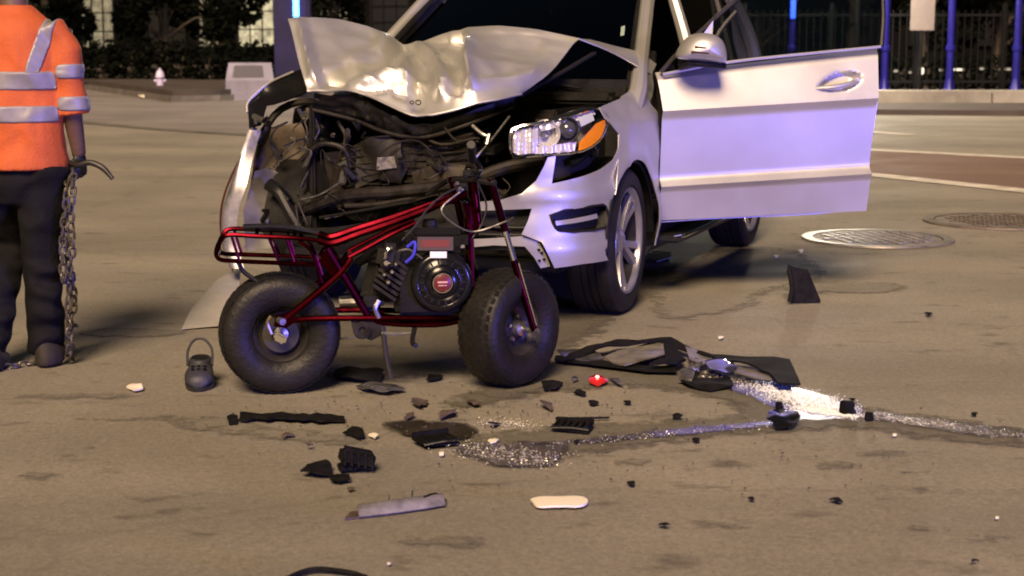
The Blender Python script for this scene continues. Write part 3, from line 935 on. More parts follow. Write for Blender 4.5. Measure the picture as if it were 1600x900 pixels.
part('tailgate', gridmesh([[Vector((-3.84, -.7, .45)), Vector((-3.86, 0, .45)), Vector((-3.84, .7, .45))], [Vector((-3.82, -.7, 1.09)), Vector((-3.84, 0, 1.09)), Vector((-3.82, .7, 1.09))]], t=.01), PAINT, suv)
part('floor_pan', box((-2.1, 0, .46), (3.2, 1.6, .12), None, .02), BLK, suv)

# ---- open front door (photo right)
hinge = CM @ body(SA, .8)
DA = radians(9)
du = Vector((cos(DA), sin(DA), 0))
dn = Vector((sin(DA), -cos(DA), 0))                      # outward face, towards the camera
def dplane(px, py, o=0.0):
    d = ray(px, py)
    h = hinge + dn * o
    t = (h - CAM).dot(dn) / d.dot(dn)
    p = CAM + d * t
    return ((p - hinge).dot(du), p.z)
CR = [dplane(1040, 172), dplane(1370, 152)]
ML = [dplane(1040, 291), dplane(1360, 271)]
BT = [dplane(1030, 114), dplane(1377, 73)]
BB = [dplane(1038, 345), dplane(1361, 330)]
def lin(L_, u): return L_[0][1] + (L_[1][1] - L_[0][1]) * (u - L_[0][0]) / (L_[1][0] - L_[0][0])
def prof(u, z):
    """outward offset of the door skin"""
    b, c, m, lo_ = lin(BT, u), lin(CR, u), lin(ML, u), lin(BB, u)
    hsw = .020
    if z >= c:
        t = (z - c) / max(.01, b - c)
        o = .066 - .085 * t - .02 * max(0, t - .8) / .2
    elif z >= m:
        t = (c - z) / max(.01, c - m)
        edge_ = min(1, t / .10)
        o = .066 - .016 * edge_ - .070 * t
        if t > .86:
            k = (t - .86) / .14
            o += .052 * k * k
    else:
        t = (m - z) / max(.01, m - lo_)
        o = .032 - .014 * min(1, t / .12) - .052 * t
    return o
def door_pt(u, z, e=0.0):
    p = hinge + du * u + dn * (prof(u, z) + e)
    return Vector((p.x, p.y, z))
dout = [dplane(x, y, .04) for x, y in [(1031, 117), (1085, 107), (1140, 98), (1260, 85), (1377, 73), (1376, 90), (1370, 152), (1364, 240), (1361, 330), (1280, 337), (1200, 341), (1110, 345), (1038, 350), (1037, 300), (1037, 230), (1037, 172), (1035, 140)]]
hnd = [dplane(x, y, .05) for x, y in [(1273, 136), (1284, 127), (1304, 118), (1328, 112), (1344, 113), (1347, 120), (1344, 131), (1330, 140), (1304, 144), (1282, 143)]]
hnd = chaikin(hnd, 1)
hcx, hcz = sum(p[0] for p in hnd) / len(hnd), sum(p[1] for p in hnd) / len(hnd)
h0, h1 = dplane(1273, 138, .05), dplane(1347, 119, .05)
hdir = Vector((h1[0] - h0[0], h1[1] - h0[1])).normalized()
def recess(u, z):
    d = Vector((u - hcx, z - hcz))
    a_, b_ = d.dot(hdir) / (.128), (d.x * -hdir.y + d.y * hdir.x) / (.052 if d.dot(hdir) > 0 else .052 * (1 - .35 * min(1, -d.dot(hdir) / .128)))
    k = a_ * a_ + b_ * b_
    return -.046 * min(1, (1 - k) * 1.6) if k < 1 else 0.0
def edge_u(side, z):
    P = [dplane(x, y, .04) for x, y in ([(1029, 112), (1032, 140), (1034, 172), (1034, 230), (1034, 300), (1035, 350)] if side == 0 else [(1378, 71), (1376, 90), (1370, 152), (1364, 240), (1361, 332)])]
    for (ua, za), (ub, zb) in zip(P, P[1:]):
        if zb <= z <= za:
            return ua + (ub - ua) * (z - za) / (zb - za)
    return P[0][0] if z > P[0][1] else P[-1][0]
secs = [(0, 1, 30), (1, 2, 34), (2, 3, 16)]
drows = []
NU = 110
for (sa, sb, nn) in secs:
    for k in range(nn + (1 if sb == 3 else 0)):
        t = k / nn
        row = []
        for j in range(NU + 1):
            f = j / NU
            u = f * 1.3
            for _ in range(3):
                L4 = [lin(BT, u), lin(CR, u), lin(ML, u), lin(BB, u) + .004 * 0]
                z = L4[sa] + (L4[sb] - L4[sa]) * t
                u = edge_u(0, z) + (edge_u(1, z) - edge_u(0, z)) * f
            row.append(door_pt(u, z, recess(u, z)))
        drows.append(row)
door = part('front_door', gridmesh(drows, t=.004), DOORP, suv, world=True, ang=28, label='open driver door, cream lit above and lilac lit below')
h0, h1 = dplane(1276, 138, .06), dplane(1343, 127, .06)
hp = [door_pt(h0[0] + (h1[0] - h0[0]) * t, h0[1] + (h1[1] - h0[1]) * t - .008 * sin(pi * t), .004 + .022 * sin(pi * min(1, t * 1.02))) for t in [k / 8 for k in range(9)]]
part('handle', tube(hp, [.007, .011, .013, .014, .014, .014, .015, .016, .010], 10), PAINT, door, world=True)
part('lock_cover', box(door_pt(h1[0] - .005, h1[1] + .004, .008), (.03, .02, .03), None, .008), PAINT, door, world=True)
# door inner shell, glass and frame
def door_in(u, z): 
    p = hinge + du * u - dn * .07
    return Vector((p.x, p.y, z))
part('inner_panel', sheet(dout, door_in, .08, t=.03), BLK, door, world=True)
part('door_edge', gridmesh([[door_pt(u, z, -.002) for u, z in dout[4:9]], [door_in(u, z) for u, z in dout[4:9]]], t=.003), PAINT, door, world=True)
part('door_edge', gridmesh([[door_pt(u, z, -.002) for u, z in dout[8:13]], [door_in(u, z) for u, z in dout[8:13]]], t=.003), PAINT, door, world=True)
def dpt(px, py, o): 
    u, z = dplane(px, py, o)
    p = hinge + du * u + dn * o
    return Vector((p.x, p.y, z))
topz = 1.66
lf = [dpt(1033, 113, .0), dpt(1062, 80, -.01), dpt(1105, 40, -.03), dpt(1150, 0, -.05), dpt(1200, -36, -.08), dpt(1270, -62, -.11), dpt(1350, -72, -.12), dpt(1374, -40, -.10), dpt(1380, 20, -.05), dpt(1377, 72, .0)]
part('window_frame', tube(lf, .014, 8, 3), BLK, door, world=True)
part('frame_trim', tube([p + dn * .014 + Vector((0, 0, -.004)) for p in lf[:5]], .003, 6, 3), DKM, door, world=True)
gl_out = [dpt(1038, 114, .0)] + [p.copy() for p in lf[1:-1]] + [dpt(1376, 74, .0)]
part('door_glass', fillpoly(gl_out, 0, 0, .15, .004), glass('door_glass_tint', (.42, .44, .43)), door, world=True)
part('belt_trim', tube([dpt(1036, 116, .022), dpt(1140, 97, .022), dpt(1260, 84, .022), dpt(1376, 73, .022)], .008, 6, 3), PAINT, door, world=True)
part('corner_post', tube([dpt(1100, 101, .0), dpt(1124, 50, -.02), dpt(1150, 18, -.04)], .012, 6, 3), BLK, door, world=True)
part('corner_sail', fillpoly([dpt(1062, 104, .012), dpt(1092, 62, .005), dpt(1114, 32, .0), dpt(1110, 98, .012)], .0, 0, .05, .006), PAINT, door, world=True)
# mirror
mc = dpt(1098, 76, .20)
mo = [(1059, 92), (1062, 78), (1074, 60), (1092, 51), (1114, 52), (1128, 60), (1134, 72), (1137, 90), (1134, 100), (1110, 97), (1082, 94)]
mo = chaikin([(dpt(x, y, .20) - mc) .dot(du) * 1.0 for x, y in []] or [((dpt(x, y, .20) - mc).dot(du), (dpt(x, y, .20) - mc).z) for x, y in mo], 2)
ctr = (sum(p[0] for p in mo) / len(mo), sum(p[1] for p in mo) / len(mo))
def ms(k, d): return [mc + du * (ctr[0] + (p[0] - ctr[0]) * k) + Vector((0, 0, ctr[1] + (p[1] - ctr[1]) * k)) + dn * d for p in mo]
mr = [ms(.02, .085), ms(.45, .078), ms(.75, .055), ms(.94, .02), ms(1.0, -.02), ms(1.0, -.06), ms(.96, -.075), ms(.9, -.07), ms(.02, -.06)]
mirror = part('door_mirror', gridmesh([r + r[:1] for r in mr]), PAINT, door, world=True, ang=50)
for yy, x0 in ((75, 1086), (83, 1080)):
    part('mirror_slit', tube([dpt(x0, yy - 2, .272), dpt(1104, yy, .278), dpt(1128, yy + 2, .255)], .0055, 6, 3), mat('slit_maroon', (.06, .02, .02), .3), mirror, world=True)
part('mirror_foot', join(tube([dpt(1066, 101, .03), dpt(1078, 98, .10), dpt(1092, 94, .17)], [.03, .026, .03], 8, 3), tube([dpt(1076, 99, .19), dpt(1104, 101, .20), dpt(1133, 103, .18)], .016, 8, 3)), BLK, mirror, world=True)
# ================================================================== THE SETTING
def node_mat(name):
    m = bpy.data.materials.new(name)
    m.use_nodes = True
    return m, m.node_tree.nodes, m.node_tree.links, m.node_tree.nodes['Principled BSDF']
def ramp(n, l, src, p0, p1, c0, c1):
    r = n.new('ShaderNodeValToRGB')
    r.color_ramp.elements[0].position = p0
    r.color_ramp.elements[1].position = p1
    r.color_ramp.elements[0].color = (*c0, 1)
    r.color_ramp.elements[1].color = (*c1, 1)
    l.new(src, r.inputs[0])
    return r.outputs[0]
def nz(n, l, vec, scale, detail=5, rough=.6, stretch=None):
    if stretch:
        mp = n.new('ShaderNodeMapping')
        mp.inputs['Scale'].default_value = stretch[:3]
        if len(stretch) > 3: mp.inputs['Rotation'].default_value[2] = stretch[3]
        l.new(vec, mp.inputs[0])
        vec = mp.outputs[0]
    t = n.new('ShaderNodeTexNoise')
    t.inputs['Scale'].default_value = scale
    t.inputs['Detail'].default_value = detail
    t.inputs['Roughness'].default_value = rough
    l.new(vec, t.inputs['Vector'])
    return t.outputs[0]
def mixc(n, l, fac, a, b, mode='MIX'):
    x = n.new('ShaderNodeMix')
    x.data_type = 'RGBA'
    x.blend_type = mode
    for s_, i in ((fac, 0), (a, 6), (b, 7)):
        if isinstance(s_, (int, float)): x.inputs[i].default_value = s_
        elif isinstance(s_, tuple): x.inputs[i].default_value = (*s_, 1)
        else: l.new(s_, x.inputs[i])
    return x.outputs[2]
def asphalt(name, c0, c1, stain=.62, dark=(.05, .046, .042), cracks=True):
    m, n, l, b = node_mat(name)
    tc = n.new('ShaderNodeTexCoord').outputs['Object']
    col = ramp(n, l, nz(n, l, tc, .55, 6, .6), .34, .68, c0, c1)
    # worn, paler and darker wheel-path patches
    col = mixc(n, l, ramp(n, l, nz(n, l, tc, .35, 4, .55, (1, 2.4, 1, .35)), .42, .66, (0, 0, 0), (.55, .55, .55)), col, tuple(c * .72 for c in c0))
    # oil spots and scuffs, stretched along the street
    st = ramp(n, l, nz(n, l, tc, 3.2, 5, .62, (1, 1.8, 1, .15)), stain, stain + .10, (0, 0, 0), (.75, .75, .75))
    col = mixc(n, l, st, col, dark)
    st2 = ramp(n, l, nz(n, l, tc, 9.0, 4, .6, (1, 1.3, 1, -.3)), .67, .74, (0, 0, 0), (.6, .6, .6))
    col = mixc(n, l, st2, col, dark)
    # stone chippings
    v = n.new('ShaderNodeTexVoronoi')
    v.inputs['Scale'].default_value = 120
    l.new(tc, v.inputs['Vector'])
    ch = ramp(n, l, v.outputs['Color'], .1, .9, (.80, .80, .80), (1.2, 1.19, 1.17))
    col = mixc(n, l, .75, col, ch, 'MULTIPLY')
    gr = ramp(n, l, nz(n, l, tc, 38, 5, .7), .3, .72, (.82, .82, .82), (1.15, 1.145, 1.13))
    col = mixc(n, l, 1.0, col, gr, 'MULTIPLY')
    if cracks:
        v2 = n.new('ShaderNodeTexVoronoi')
        v2.feature = 'DISTANCE_TO_EDGE'
        v2.inputs['Scale'].default_value = .33
        dn_ = nz(n, l, tc, 2.2, 5, .7)
        ad = n.new('ShaderNodeVectorMath'); ad.operation = 'MULTIPLY_ADD'
        ad.inputs[1].default_value = (.55, .55, 0)
        l.new(dn_, ad.inputs[0]); l.new(tc, ad.inputs[2])
        l.new(ad.outputs[0], v2.inputs['Vector'])
        ck = ramp(n, l, v2.outputs['Distance'], .002, .007, (.22, .22, .22), (0, 0, 0))
        col = mixc(n, l, ck, col, dark)
    l.new(col, b.inputs['Base Color'])
    rg = ramp(n, l, nz(n, l, tc, 1.3, 4), .3, .7, (.62, .62, .62), (.9, .9, .9))
    l.new(rg, b.inputs['Roughness'])
    b.inputs['Specular IOR Level'].default_value = .35
    bp = n.new('ShaderNodeBump')
    bp.inputs['Strength'].default_value = .55
    bp.inputs['Distance'].default_value = .006
    l.new(nz(n, l, tc, 70, 4, .7), bp.inputs['Height'])
    l.new(bp.outputs[0], b.inputs['Normal'])
    return m
ASPH = asphalt('asphalt', (.190, .176, .153), (.255, .236, .204), .59, (.085, .076, .065))
struct('ground', ([(-160, -60, 0), (160, -60, 0), (160, 260, 0), (-160, 260, 0)], [(0, 1, 2, 3)]), ASPH)
def flat(name, pix, z, m, extra=None, smooth=1):
    P = [(G(x, y).x, G(x, y).y) for x, y in pix] if not extra else extra
    if smooth: P = chaikin(P, smooth)
    return struct(name, sheet(P, lambda a, b: (a, b, z), 40), m)
# cooler, older surface of the cross street further off on the left
CONC = asphalt('old_asphalt', (.17, .155, .156), (.215, .197, .196), .66, (.05, .045, .045), False)
p1_ = [G(-400, 182), G(-100, 186), G(130, 192), G(250, 202), G(400, 212), G(520, 208), G(640, 196)]
fl_ = [(p.x, p.y) for p in p1_] + [(-3.0, 60), (-60, 60), (-60, 30)]
struct('cross_street', sheet(fl_, lambda a, b: (a, b, .004), 60), CONC)
struct('tar_seam', gridmesh([[Vector((p.x, p.y - .22 - .1 * (i % 2), .008)) for i, p in enumerate(p1_)], [Vector((p.x, p.y + .12 + .1 * (i % 3), .008)) for i, p in enumerate(p1_)]]), mat('tar', (.105, .094, .082), .75, var=.4, scale=3))
# raised pavement with planting bed at the far left
SOIL = mat('bed_soil', (.030, .022, .018), .9, var=.5, scale=1.5, bump=.5, bscale=20)
PAVE = mat('far_paving', (.05, .04, .036), .8, var=.3, scale=1.2)
kb = [G(-260, 118), G(130, 139), G(270, 160), G(345, 158), G(450, 152), G(700, 150)]
kerbline = [Vector((p.x, p.y, 0)) for p in kb]
slab = [(p.x, p.y) for p in kerbline] + [(2, 95), (-70, 95)]
struct('far_pavement', thick([Vector((a, b, .12)) for a, b in slab], [tuple(range(len(slab)))], .13), PAVE)
struct('kerb', thick(*gridmesh([[Vector((p.x, p.y - .12, .135)) for p in kerbline], [Vector((p.x, p.y + .08, .135)) for p in kerbline]]), .15), mat('kerb_stone', (.12, .105, .10), .8, var=.3, scale=3))
bed = [(-60, 47), (-14, 46), (-9.2, 42.5), (-6.4, 42.2), (-3, 46), (0, 60), (-60, 62)]
struct('planting_bed', thick([Vector((a, b, .17)) for a, b in bed], [tuple(range(len(bed)))], .06), SOIL)

# right hand street: painted lines, brick crossing, kerb wall
PAINTW = mat('road_paint', (.52, .49, .45), .7, var=.35, scale=5)
BRICK = asphalt('brick_crossing', (.145, .092, .072), (.18, .116, .092), .7, (.07, .05, .04), False)
A1, A2 = G(1365, 274), G(1600, 299)
B1, B2 = G(1365, 235), G(1600, 247)
def ext(p, q, t): return p + (q - p) * t
a0, a9 = ext(A1, A2, -4.0), ext(A1, A2, 6)
b0, b9 = ext(B1, B2, -4.2), ext(B1, B2, 6)
struct('brick_crossing', ([Vector((p.x, p.y, .004)) for p in (a0, a9, b9, b0)], [(0, 1, 2, 3)]), BRICK)
def stripe(p, q, w_, z=.008):
    d = (q - p).normalized(); s = Vector((-d.y, d.x, 0)) * w_ / 2
    return ([Vector((v.x, v.y, z)) for v in (p - s, q - s, q + s, p + s)], [(0, 1, 2, 3)])
struct('painted_line', stripe(a0, a9, .30), PAINTW)
struct('painted_line', stripe(b0, b9, .30), PAINTW)
c1_, c2_ = G(1368, 207), G(1422, 211)
struct('painted_line', stripe(ext(c1_, c2_, -3), c2_, .28), PAINTW)
struct('right_pavement', thick([Vector(p) for p in ((3.0, 30.5, .10), (18, 27.5, .10), (30, 27.0, .10), (30, 80, .10), (3, 80, .10))], [(0, 1, 2, 3, 4)], .12), PAVE)

# iron castings in the road
def casting(name, px, py, r, label, bright):
    c = G(px, py)
    e = empty(name, (c.x, c.y, .003), label, 'manhole', 0.2, 'manhole covers in the road')
    m = mat('cast_iron_' + bright, (.19, .175, .15) if bright == 'a' else (.12, .095, .075), .45 if bright == 'a' else .6, .4 if bright == 'a' else .2, var=.4, scale=6)
    part('frame_ring', lathe([(r * .86, .0), (r * .86, .012), (r, .012), (r * 1.01, .0)], 48), m, e)
    cover = part('cover', lathe([(r * .84, .0), (r * .84, .008), (r * .5, .009), (0, .009)], 48), mat('cast_iron_c', (.17, .15, .128), .6, .2, var=.4, scale=6), e)
    k = int(r * .8 / .075)
    studs = []
    for i in range(-k, k + 1):
        for j in range(-k, k + 1):
            if i * i + j * j <= k * k:
                studs.append(box((i * .075, j * .075, .011), (.045, .045, .008)))
    part('stud_pattern', join(*studs), m, cover, smooth=False, kind='stuff')
    return e
casting('manhole_cover', 1371, 374, .52, 'round iron manhole cover with glinting rim nearer the open door', 'a')
casting('manhole_cover', 1560, 347, .56, 'dull brown manhole cover cut by the right edge of the picture', 'b')

# ---- foliage, leaf colours near black in place of missing light
LEAF = mat('unlit_leaf', (.0035, .005, .0027), .8, var=.5, scale=1.2, spec=.06)
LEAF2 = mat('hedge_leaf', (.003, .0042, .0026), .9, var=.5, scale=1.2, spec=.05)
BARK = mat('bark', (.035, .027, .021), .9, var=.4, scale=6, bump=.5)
def leaves(rng, blobs, n, size):
    V, Fs = [], []
    for (c, r) in blobs:
        for _ in range(n):
            while True:
                q = Vector((rng.uniform(-1, 1), rng.uniform(-1, 1), rng.uniform(-1, 1)))
                if q.length <= 1: break
            q = q.normalized() * (q.length ** .6)
            p = Vector(c) + Vector((q.x * r[0], q.y * r[1], q.z * r[2]))
            s = size * rng.uniform(.6, 1.4)
            a = Vector((rng.uniform(-1, 1), rng.uniform(-1, 1), rng.uniform(-.6, .6))).normalized()
            b = a.cross(Vector((rng.uniform(-1, 1), rng.uniform(-1, 1), rng.uniform(-1, 1)))).normalized()
            k = len(V)
            V += [p - a * s, p + b * s * .5, p + a * s, p - b * s * .5]
            Fs.append((k, k + 1, k + 2, k + 3))
    return (V, Fs)
def tree(x, y, h, r, label, seed, low=.8, n=420, nb=16):
    rng = random.Random(seed)
    e = empty('street_tree', (x, y, .15), label, 'tree', 0, 'trees behind the street')
    limbs = [tube([(0, 0, 0), (.05, .03, h * .3), (.0, .1, h * .7)], [.16, .12, .05], 8, 4)]
    blobs = []
    for k in range(nb):
        a = rng.uniform(0, 2 * pi); rr = r * sqrt(rng.uniform(.05, 1)); z = rng.uniform(low + .7, h)
        c = Vector((rr * cos(a), rr * sin(a) * .7, z))
        blobs.append((c, (r * rng.uniform(.28, .42), r * rng.uniform(.26, .4), rng.uniform(.5, .9))))
        limbs.append(tube([(0, 0, min(z * .6, h * .6)), c * .55 + Vector((0, 0, z * .42)), c], [.06, .04, .015], 5, 3))
    part('trunk', join(*limbs), BARK, e)
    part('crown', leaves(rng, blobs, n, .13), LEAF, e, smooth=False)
    return e
def gx(px, Y): return at(px, 60, Y).x
tree(gx(70, 50), 50, 6.5, 2.8, 'dark leafy tree behind the worker in orange', 1)
tree(gx(255, 51), 51, 6.0, 2.0, 'dark leafy tree between the two lit windows', 2, .9)
tree(gx(345, 54), 54, 6.5, 1.5, 'thin dark tree just left of the brightest lit window', 3, 1.0, 300)
tree(gx(520, 58), 58, 7.0, 1.6, 'dark tree right of the blue column behind the bonnet', 4, 1.0, 300)
for i, (px, Y, lb) in enumerate(((1180, 42, 'dark tree seen through the open door window, left one'), (1330, 43, 'dark tree seen through the open door window, near its rear edge'), (1440, 44, 'dark tree behind the hanging blank sign'), (1560, 45, 'dark tree behind the iron fence at the right edge'))):
    tree(gx(px, Y), Y, 6.0, 2.0, lb, 20 + i, .6, 360)
def hedge(px0, px1, Y, h, d, label, seed):
    rng = random.Random(seed)
    x0, x1 = gx(px0, Y), gx(px1, Y)
    e = empty('hedge', ((x0 + x1) / 2, Y, .12), label, 'hedge')
    k = max(3, int((x1 - x0) / .7))
    bl_ = [(((x0 - x1) / 2 + (x1 - x0) * (i + .5) / k, rng.uniform(-.1, .1), h * .5), ((x1 - x0) / k * .8, d, h * .52 * rng.uniform(.9, 1.1))) for i in range(k)]
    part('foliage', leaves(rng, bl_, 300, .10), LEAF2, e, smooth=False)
    for b in bl_[::2]:
        part('stem', tube([(b[0][0], 0, 0), (b[0][0] + .1, 0, h * .6)], .03, 5), BARK, e)
hedge(-60, 300, 45.5, 1.25, .7, 'low dark hedge behind the worker and the small hydrant', 31)
hedge(300, 640, 45.0, 1.15, .7, 'low dark hedge behind the pale cabinet and blue column', 32)
hedge(1130, 1380, 38.5, 1.1, .6, 'dark hedge seen through the open door window', 33)
hedge(1380, 1640, 38.5, .85, .6, 'dark hedge behind the iron fence at far right', 34)

# ---- buildings across the street
WALL = mat('unlit_facade', (.004, .004, .004), .9, var=.3, scale=.5, spec=.05)  # wall colour darkened too, as street light does not reach it
FRM = mat('window_frame', (.006, .006, .0055), .8, spec=.1)
DARKG = mat('dark_glazing', (.003, .003, .004), .3)
def litmat(name, c, s):
    m, n, l, b = node_mat(name)
    tc = n.new('ShaderNodeTexCoord').outputs['Object']
    cc = ramp(n, l, nz(n, l, tc, 3.5, 4, .7), .36, .62, tuple(v * .25 for v in c), c)
    b.inputs['Base Color'].default_value = (.02, .02, .02, 1)
    l.new(cc, b.inputs['Emission Color'])
    b.inputs['Emission Strength'].default_value = s
    return m
LIT = litmat('lit_window', (1.0, .86, .52), .42)
LIT2 = litmat('dim_window', (1.0, .84, .50), .16)
def building(x0, x1, Y, h, label, wins):
    e = empty('building', ((x0 + x1) / 2, Y, 0), label, 'building')
    cxm = (x0 + x1) / 2
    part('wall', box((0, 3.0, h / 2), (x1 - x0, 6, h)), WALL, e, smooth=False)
    part('cornice', box((0, -.1, h - .3), (x1 - x0 + .3, .6, .5), None, .05), WALL, e, smooth=False)
    for (wx0, wx1, z0, z1, m) in wins:
        cx_, w_ = (wx0 + wx1) / 2 - cxm, wx1 - wx0
        f = part('window', join(box((cx_ - w_ / 2, -.08, (z0 + z1) / 2), (.10, .16, z1 - z0 + .1)), box((cx_ + w_ / 2, -.08, (z0 + z1) / 2), (.10, .16, z1 - z0 + .1)),
                                box((cx_, -.08, z0), (w_, .2, .10)), box((cx_, -.08, z1), (w_, .16, .10)),
                                *[box((cx_ - w_ / 2 + w_ * k / 3, -.06, (z0 + z1) / 2), (.05, .08, z1 - z0)) for k in (1, 2)],
                                *[box((cx_, -.06, z0 + (z1 - z0) * k / 5), (w_, .08, .05)) for k in (1, 2, 3, 4)]), FRM, e, smooth=False)
        part('pane', box((cx_, -.02, (z0 + z1) / 2), (w_, .03, z1 - z0)), m, f, smooth=False)
    return e
Yb_ = 68.0
def wpx(a, b, y0, m, zt=4.6):
    return (gx(a, Yb_), gx(b, Yb_), at(a, y0, Yb_).z, zt, m)
building(-48, gx(700, Yb_), Yb_, 16, 'dark building with glowing yellow windows behind the trees at left',
         [wpx(372, 430, 74, LIT), wpx(128, 180, 78, LIT2), wpx(20, 70, 78, DARKG), wpx(230, 290, 78, DARKG), wpx(310, 350, 74, LIT2), wpx(500, 545, 34, LIT2), wpx(580, 640, 60, DARKG)])
building(gx(705, Yb_), 46, Yb_, 14, 'unlit dark building behind the fence at right',
         [wpx(a, a + 60, 70, DARKG) for a in range(760, 1660, 110)])

# ---- blue columns and posts
BLUEP = mat('blue_paint', (.013, .011, .19), .35, 0.2, var=.2, scale=2)
NAVY = mat('navy_column', (.010, .007, .055), .4, var=.3, scale=2)
LED = mat('blue_led', (.1, .2, .9), .4, emit=(.06, .35, 1.0), estr=5.0)
LEDB = mat('blue_led_deep', (.05, .08, .9), .4, emit=(.02, .12, 1.0), estr=4.0)
# wide column at left
Yc = 38.0
xl, xr = gx(430, Yc), gx(486, Yc)
col_ = empty('blue_column', ((xl + xr) / 2, Yc, .12), 'wide dark blue column with a lit strip behind the raised bonnet', 'column')
wc = xr - xl
part('shaft', box((0, 0, 3.0), (wc, .5, 6.0), None, .06), NAVY, col_)
part('base', box((0, 0, .12), (wc + .2, .7, .24), None, .04), NAVY, col_)
xs_ = gx(466, Yc) - (xl + xr) / 2
part('light_strip', box((xs_, -.29, 3.02), (.12, .06, 2.6), None, .015), LED, col_)
part('bracket', box((xs_, -.265, 4.72), (.16, .06, .08)), NAVY, col_)
def post(px, Yp, label, led=False, h=6.2):
    x = gx(px, Yp)
    e = empty('blue_post', (x, Yp, .10), label, 'post', 0, 'blue steel posts along the fence')
    part('shaft', lathe([(.075, 0), (.07, 3), (.06, h), (0, h)], 14), BLUEP, e)
    part('base', lathe([(.17, 0), (.17, .10), (.12, .22), (.08, .42), (.075, .45)], 14), BLUEP, e)
    part('collar', lathe([(.075, 1.0), (.10, 1.02), (.10, 1.1), (.075, 1.12)], 14), BLUEP, e)
    if led:
        part('light_strip', box((0, -.085, 2.66), (.10, .04, 2.0), None, .01), LEDB, e)
    return e
post(1384, 33.6, 'blue steel post just past the open door edge')
post(1486, 33.8, 'blue steel post right of the hanging blank sign')
post(1590, 34.0, 'blue steel post at the right edge of the picture')
post(1237, 34.2, 'blue post with glowing strip seen through the door window', True)
# pale kerb wall and iron fence on it
wl = empty('low_wall', (9.5, 33.0, 0), 'low pale concrete wall under the iron fence at right', 'wall')
wmat = mat('pale_concrete', (.26, .25, .225), .85, var=.3, scale=1.3, bump=.3, bscale=9)
for k in range(6):
    part('coping_stone', box((-6.6 + k * 2.65, 0, .17), (2.62, .5, .34), None, .02), wmat, wl)
IRON = mat('black_iron', (.006, .006, .007), .6, spec=.15)
fe = empty('iron_fence', (9.5, 35.2, .1), 'black iron fence of thin bars behind the low wall', 'fence')
for z in (.35, 1.75):
    part('rail', box((0, 0, z), (13, .05, .05)), IRON, fe, smooth=False)
for k in range(8):
    part('fence_post', box((-6.4 + k * 1.83, 0, 1.0), (.08, .08, 2.0)), IRON, fe, smooth=False)
pk0 = part('picket', box((-6.3, 0, 1.05), (.022, .022, 1.6)), IRON, fe, smooth=False)
for k in range(1, 84):
    c = clone(pk0, fe)
    c.location = (k * .152, 0, 0)
# blank sign hanging on the fence side
sgx = (gx(1421, 34.6) + gx(1458, 34.6)) / 2
sg = empty('sign_board', (sgx, 34.6, .1), 'blank pale sign board on a dark pole beyond the door', 'sign')
part('board', box((0, -.04, 2.1), (.5, .03, 1.36), None, .008), mat('sign_face', (.20, .17, .165), .6, var=.15, scale=3), sg)
part('pole', lathe([(.035, 0), (.035, 2.85), (0, 2.85)], 10), IRON, sg)
# low garden lamps behind the fence
GL = mat('garden_lamp_glow', (.8, .75, .6), .4, emit=(1.0, .92, .72), estr=.55)
GL2 = mat('garden_lamp_dim', (.5, .45, .35), .4, emit=(1.0, .9, .68), estr=.16)
for i, (px, w_) in enumerate(((1402, .12), (1424, .08), (1439, .17), (1472, .10), (1500, .24), (1537, .14), (1572, .30))):
    x = gx(px, 36.4)
    nm = ['leftmost', 'second', 'brightest round', 'fourth', 'wide', 'sixth', 'rightmost'][i]
    e = empty('garden_lamp', (x, 36.4, .1), nm + ' small glowing garden lamp low behind the iron fence', 'lamp', 0, 'garden lamps behind the fence')
    part('stake', lathe([(.02, 0), (.02, .5), (0, .5)], 8), IRON, e)
    zz = (.0, -.03, .0, .02, .03, .05, .04)[i]
    part('glow', box((0, 0, .55 + zz), (w_, .08, .045 if i != 2 else .15), None, .02), GL if i in (2, 4) else GL2, e)
    part('cap', box((0, 0, .59 + zz if i != 2 else .67), (w_ * 1.1, .12, .03), None, .01), IRON, e)
# street lamps whose light glances off the wet road
SOD = mat('lamp_lens', (.9, .8, .6), .4, emit=(1.0, .90, .70), estr=230.0)
def street_lamp(px, py, Yl, polex, label, zl=None):
    P = G(px, py); d = ray(px, py)
    t = (Yl - P.y) / d.y
    q = P + Vector((d.x, d.y, -d.z)) * t
    if zl: q.z = zl
    e = empty('street_lamp', (polex, Yl, .1), label, 'street lamp', 0, 'street lamps across the street')
    dx = q.x - polex
    part('pole', lathe([(.11, 0), (.11, .3), (.075, .4), (.06, q.z + .2), (0, q.z + .2)], 14), IRON, e)
    part('arm', tube([(0, 0, q.z - .3), (dx * .25, -.1, q.z + .28), (dx * .8, -.25, q.z + .22), (dx, -.3, q.z + .14)], .04, 8, 4), IRON, e)
    hd = part('lamp_head', box((dx, -.3, q.z + .12), (.75, .42, .14), None, .05), IRON, e)
    part('lamp_glass', xf(lathe([(0, -.02), (.2, -.04), (.30, -.2), (.30, -.42), (.2, -.54), (0, -.56)], 20), Matrix.Translation((dx, -.3, q.z + .10))), SOD, hd)
street_lamp(1262, 632, 33.4, gx(1340, 33.4), 'street lamp with its pole behind the open door', 3.6)
street_lamp(800, 712, 37.0, gx(905, 37.0), 'tall street lamp standing far behind the SUV')

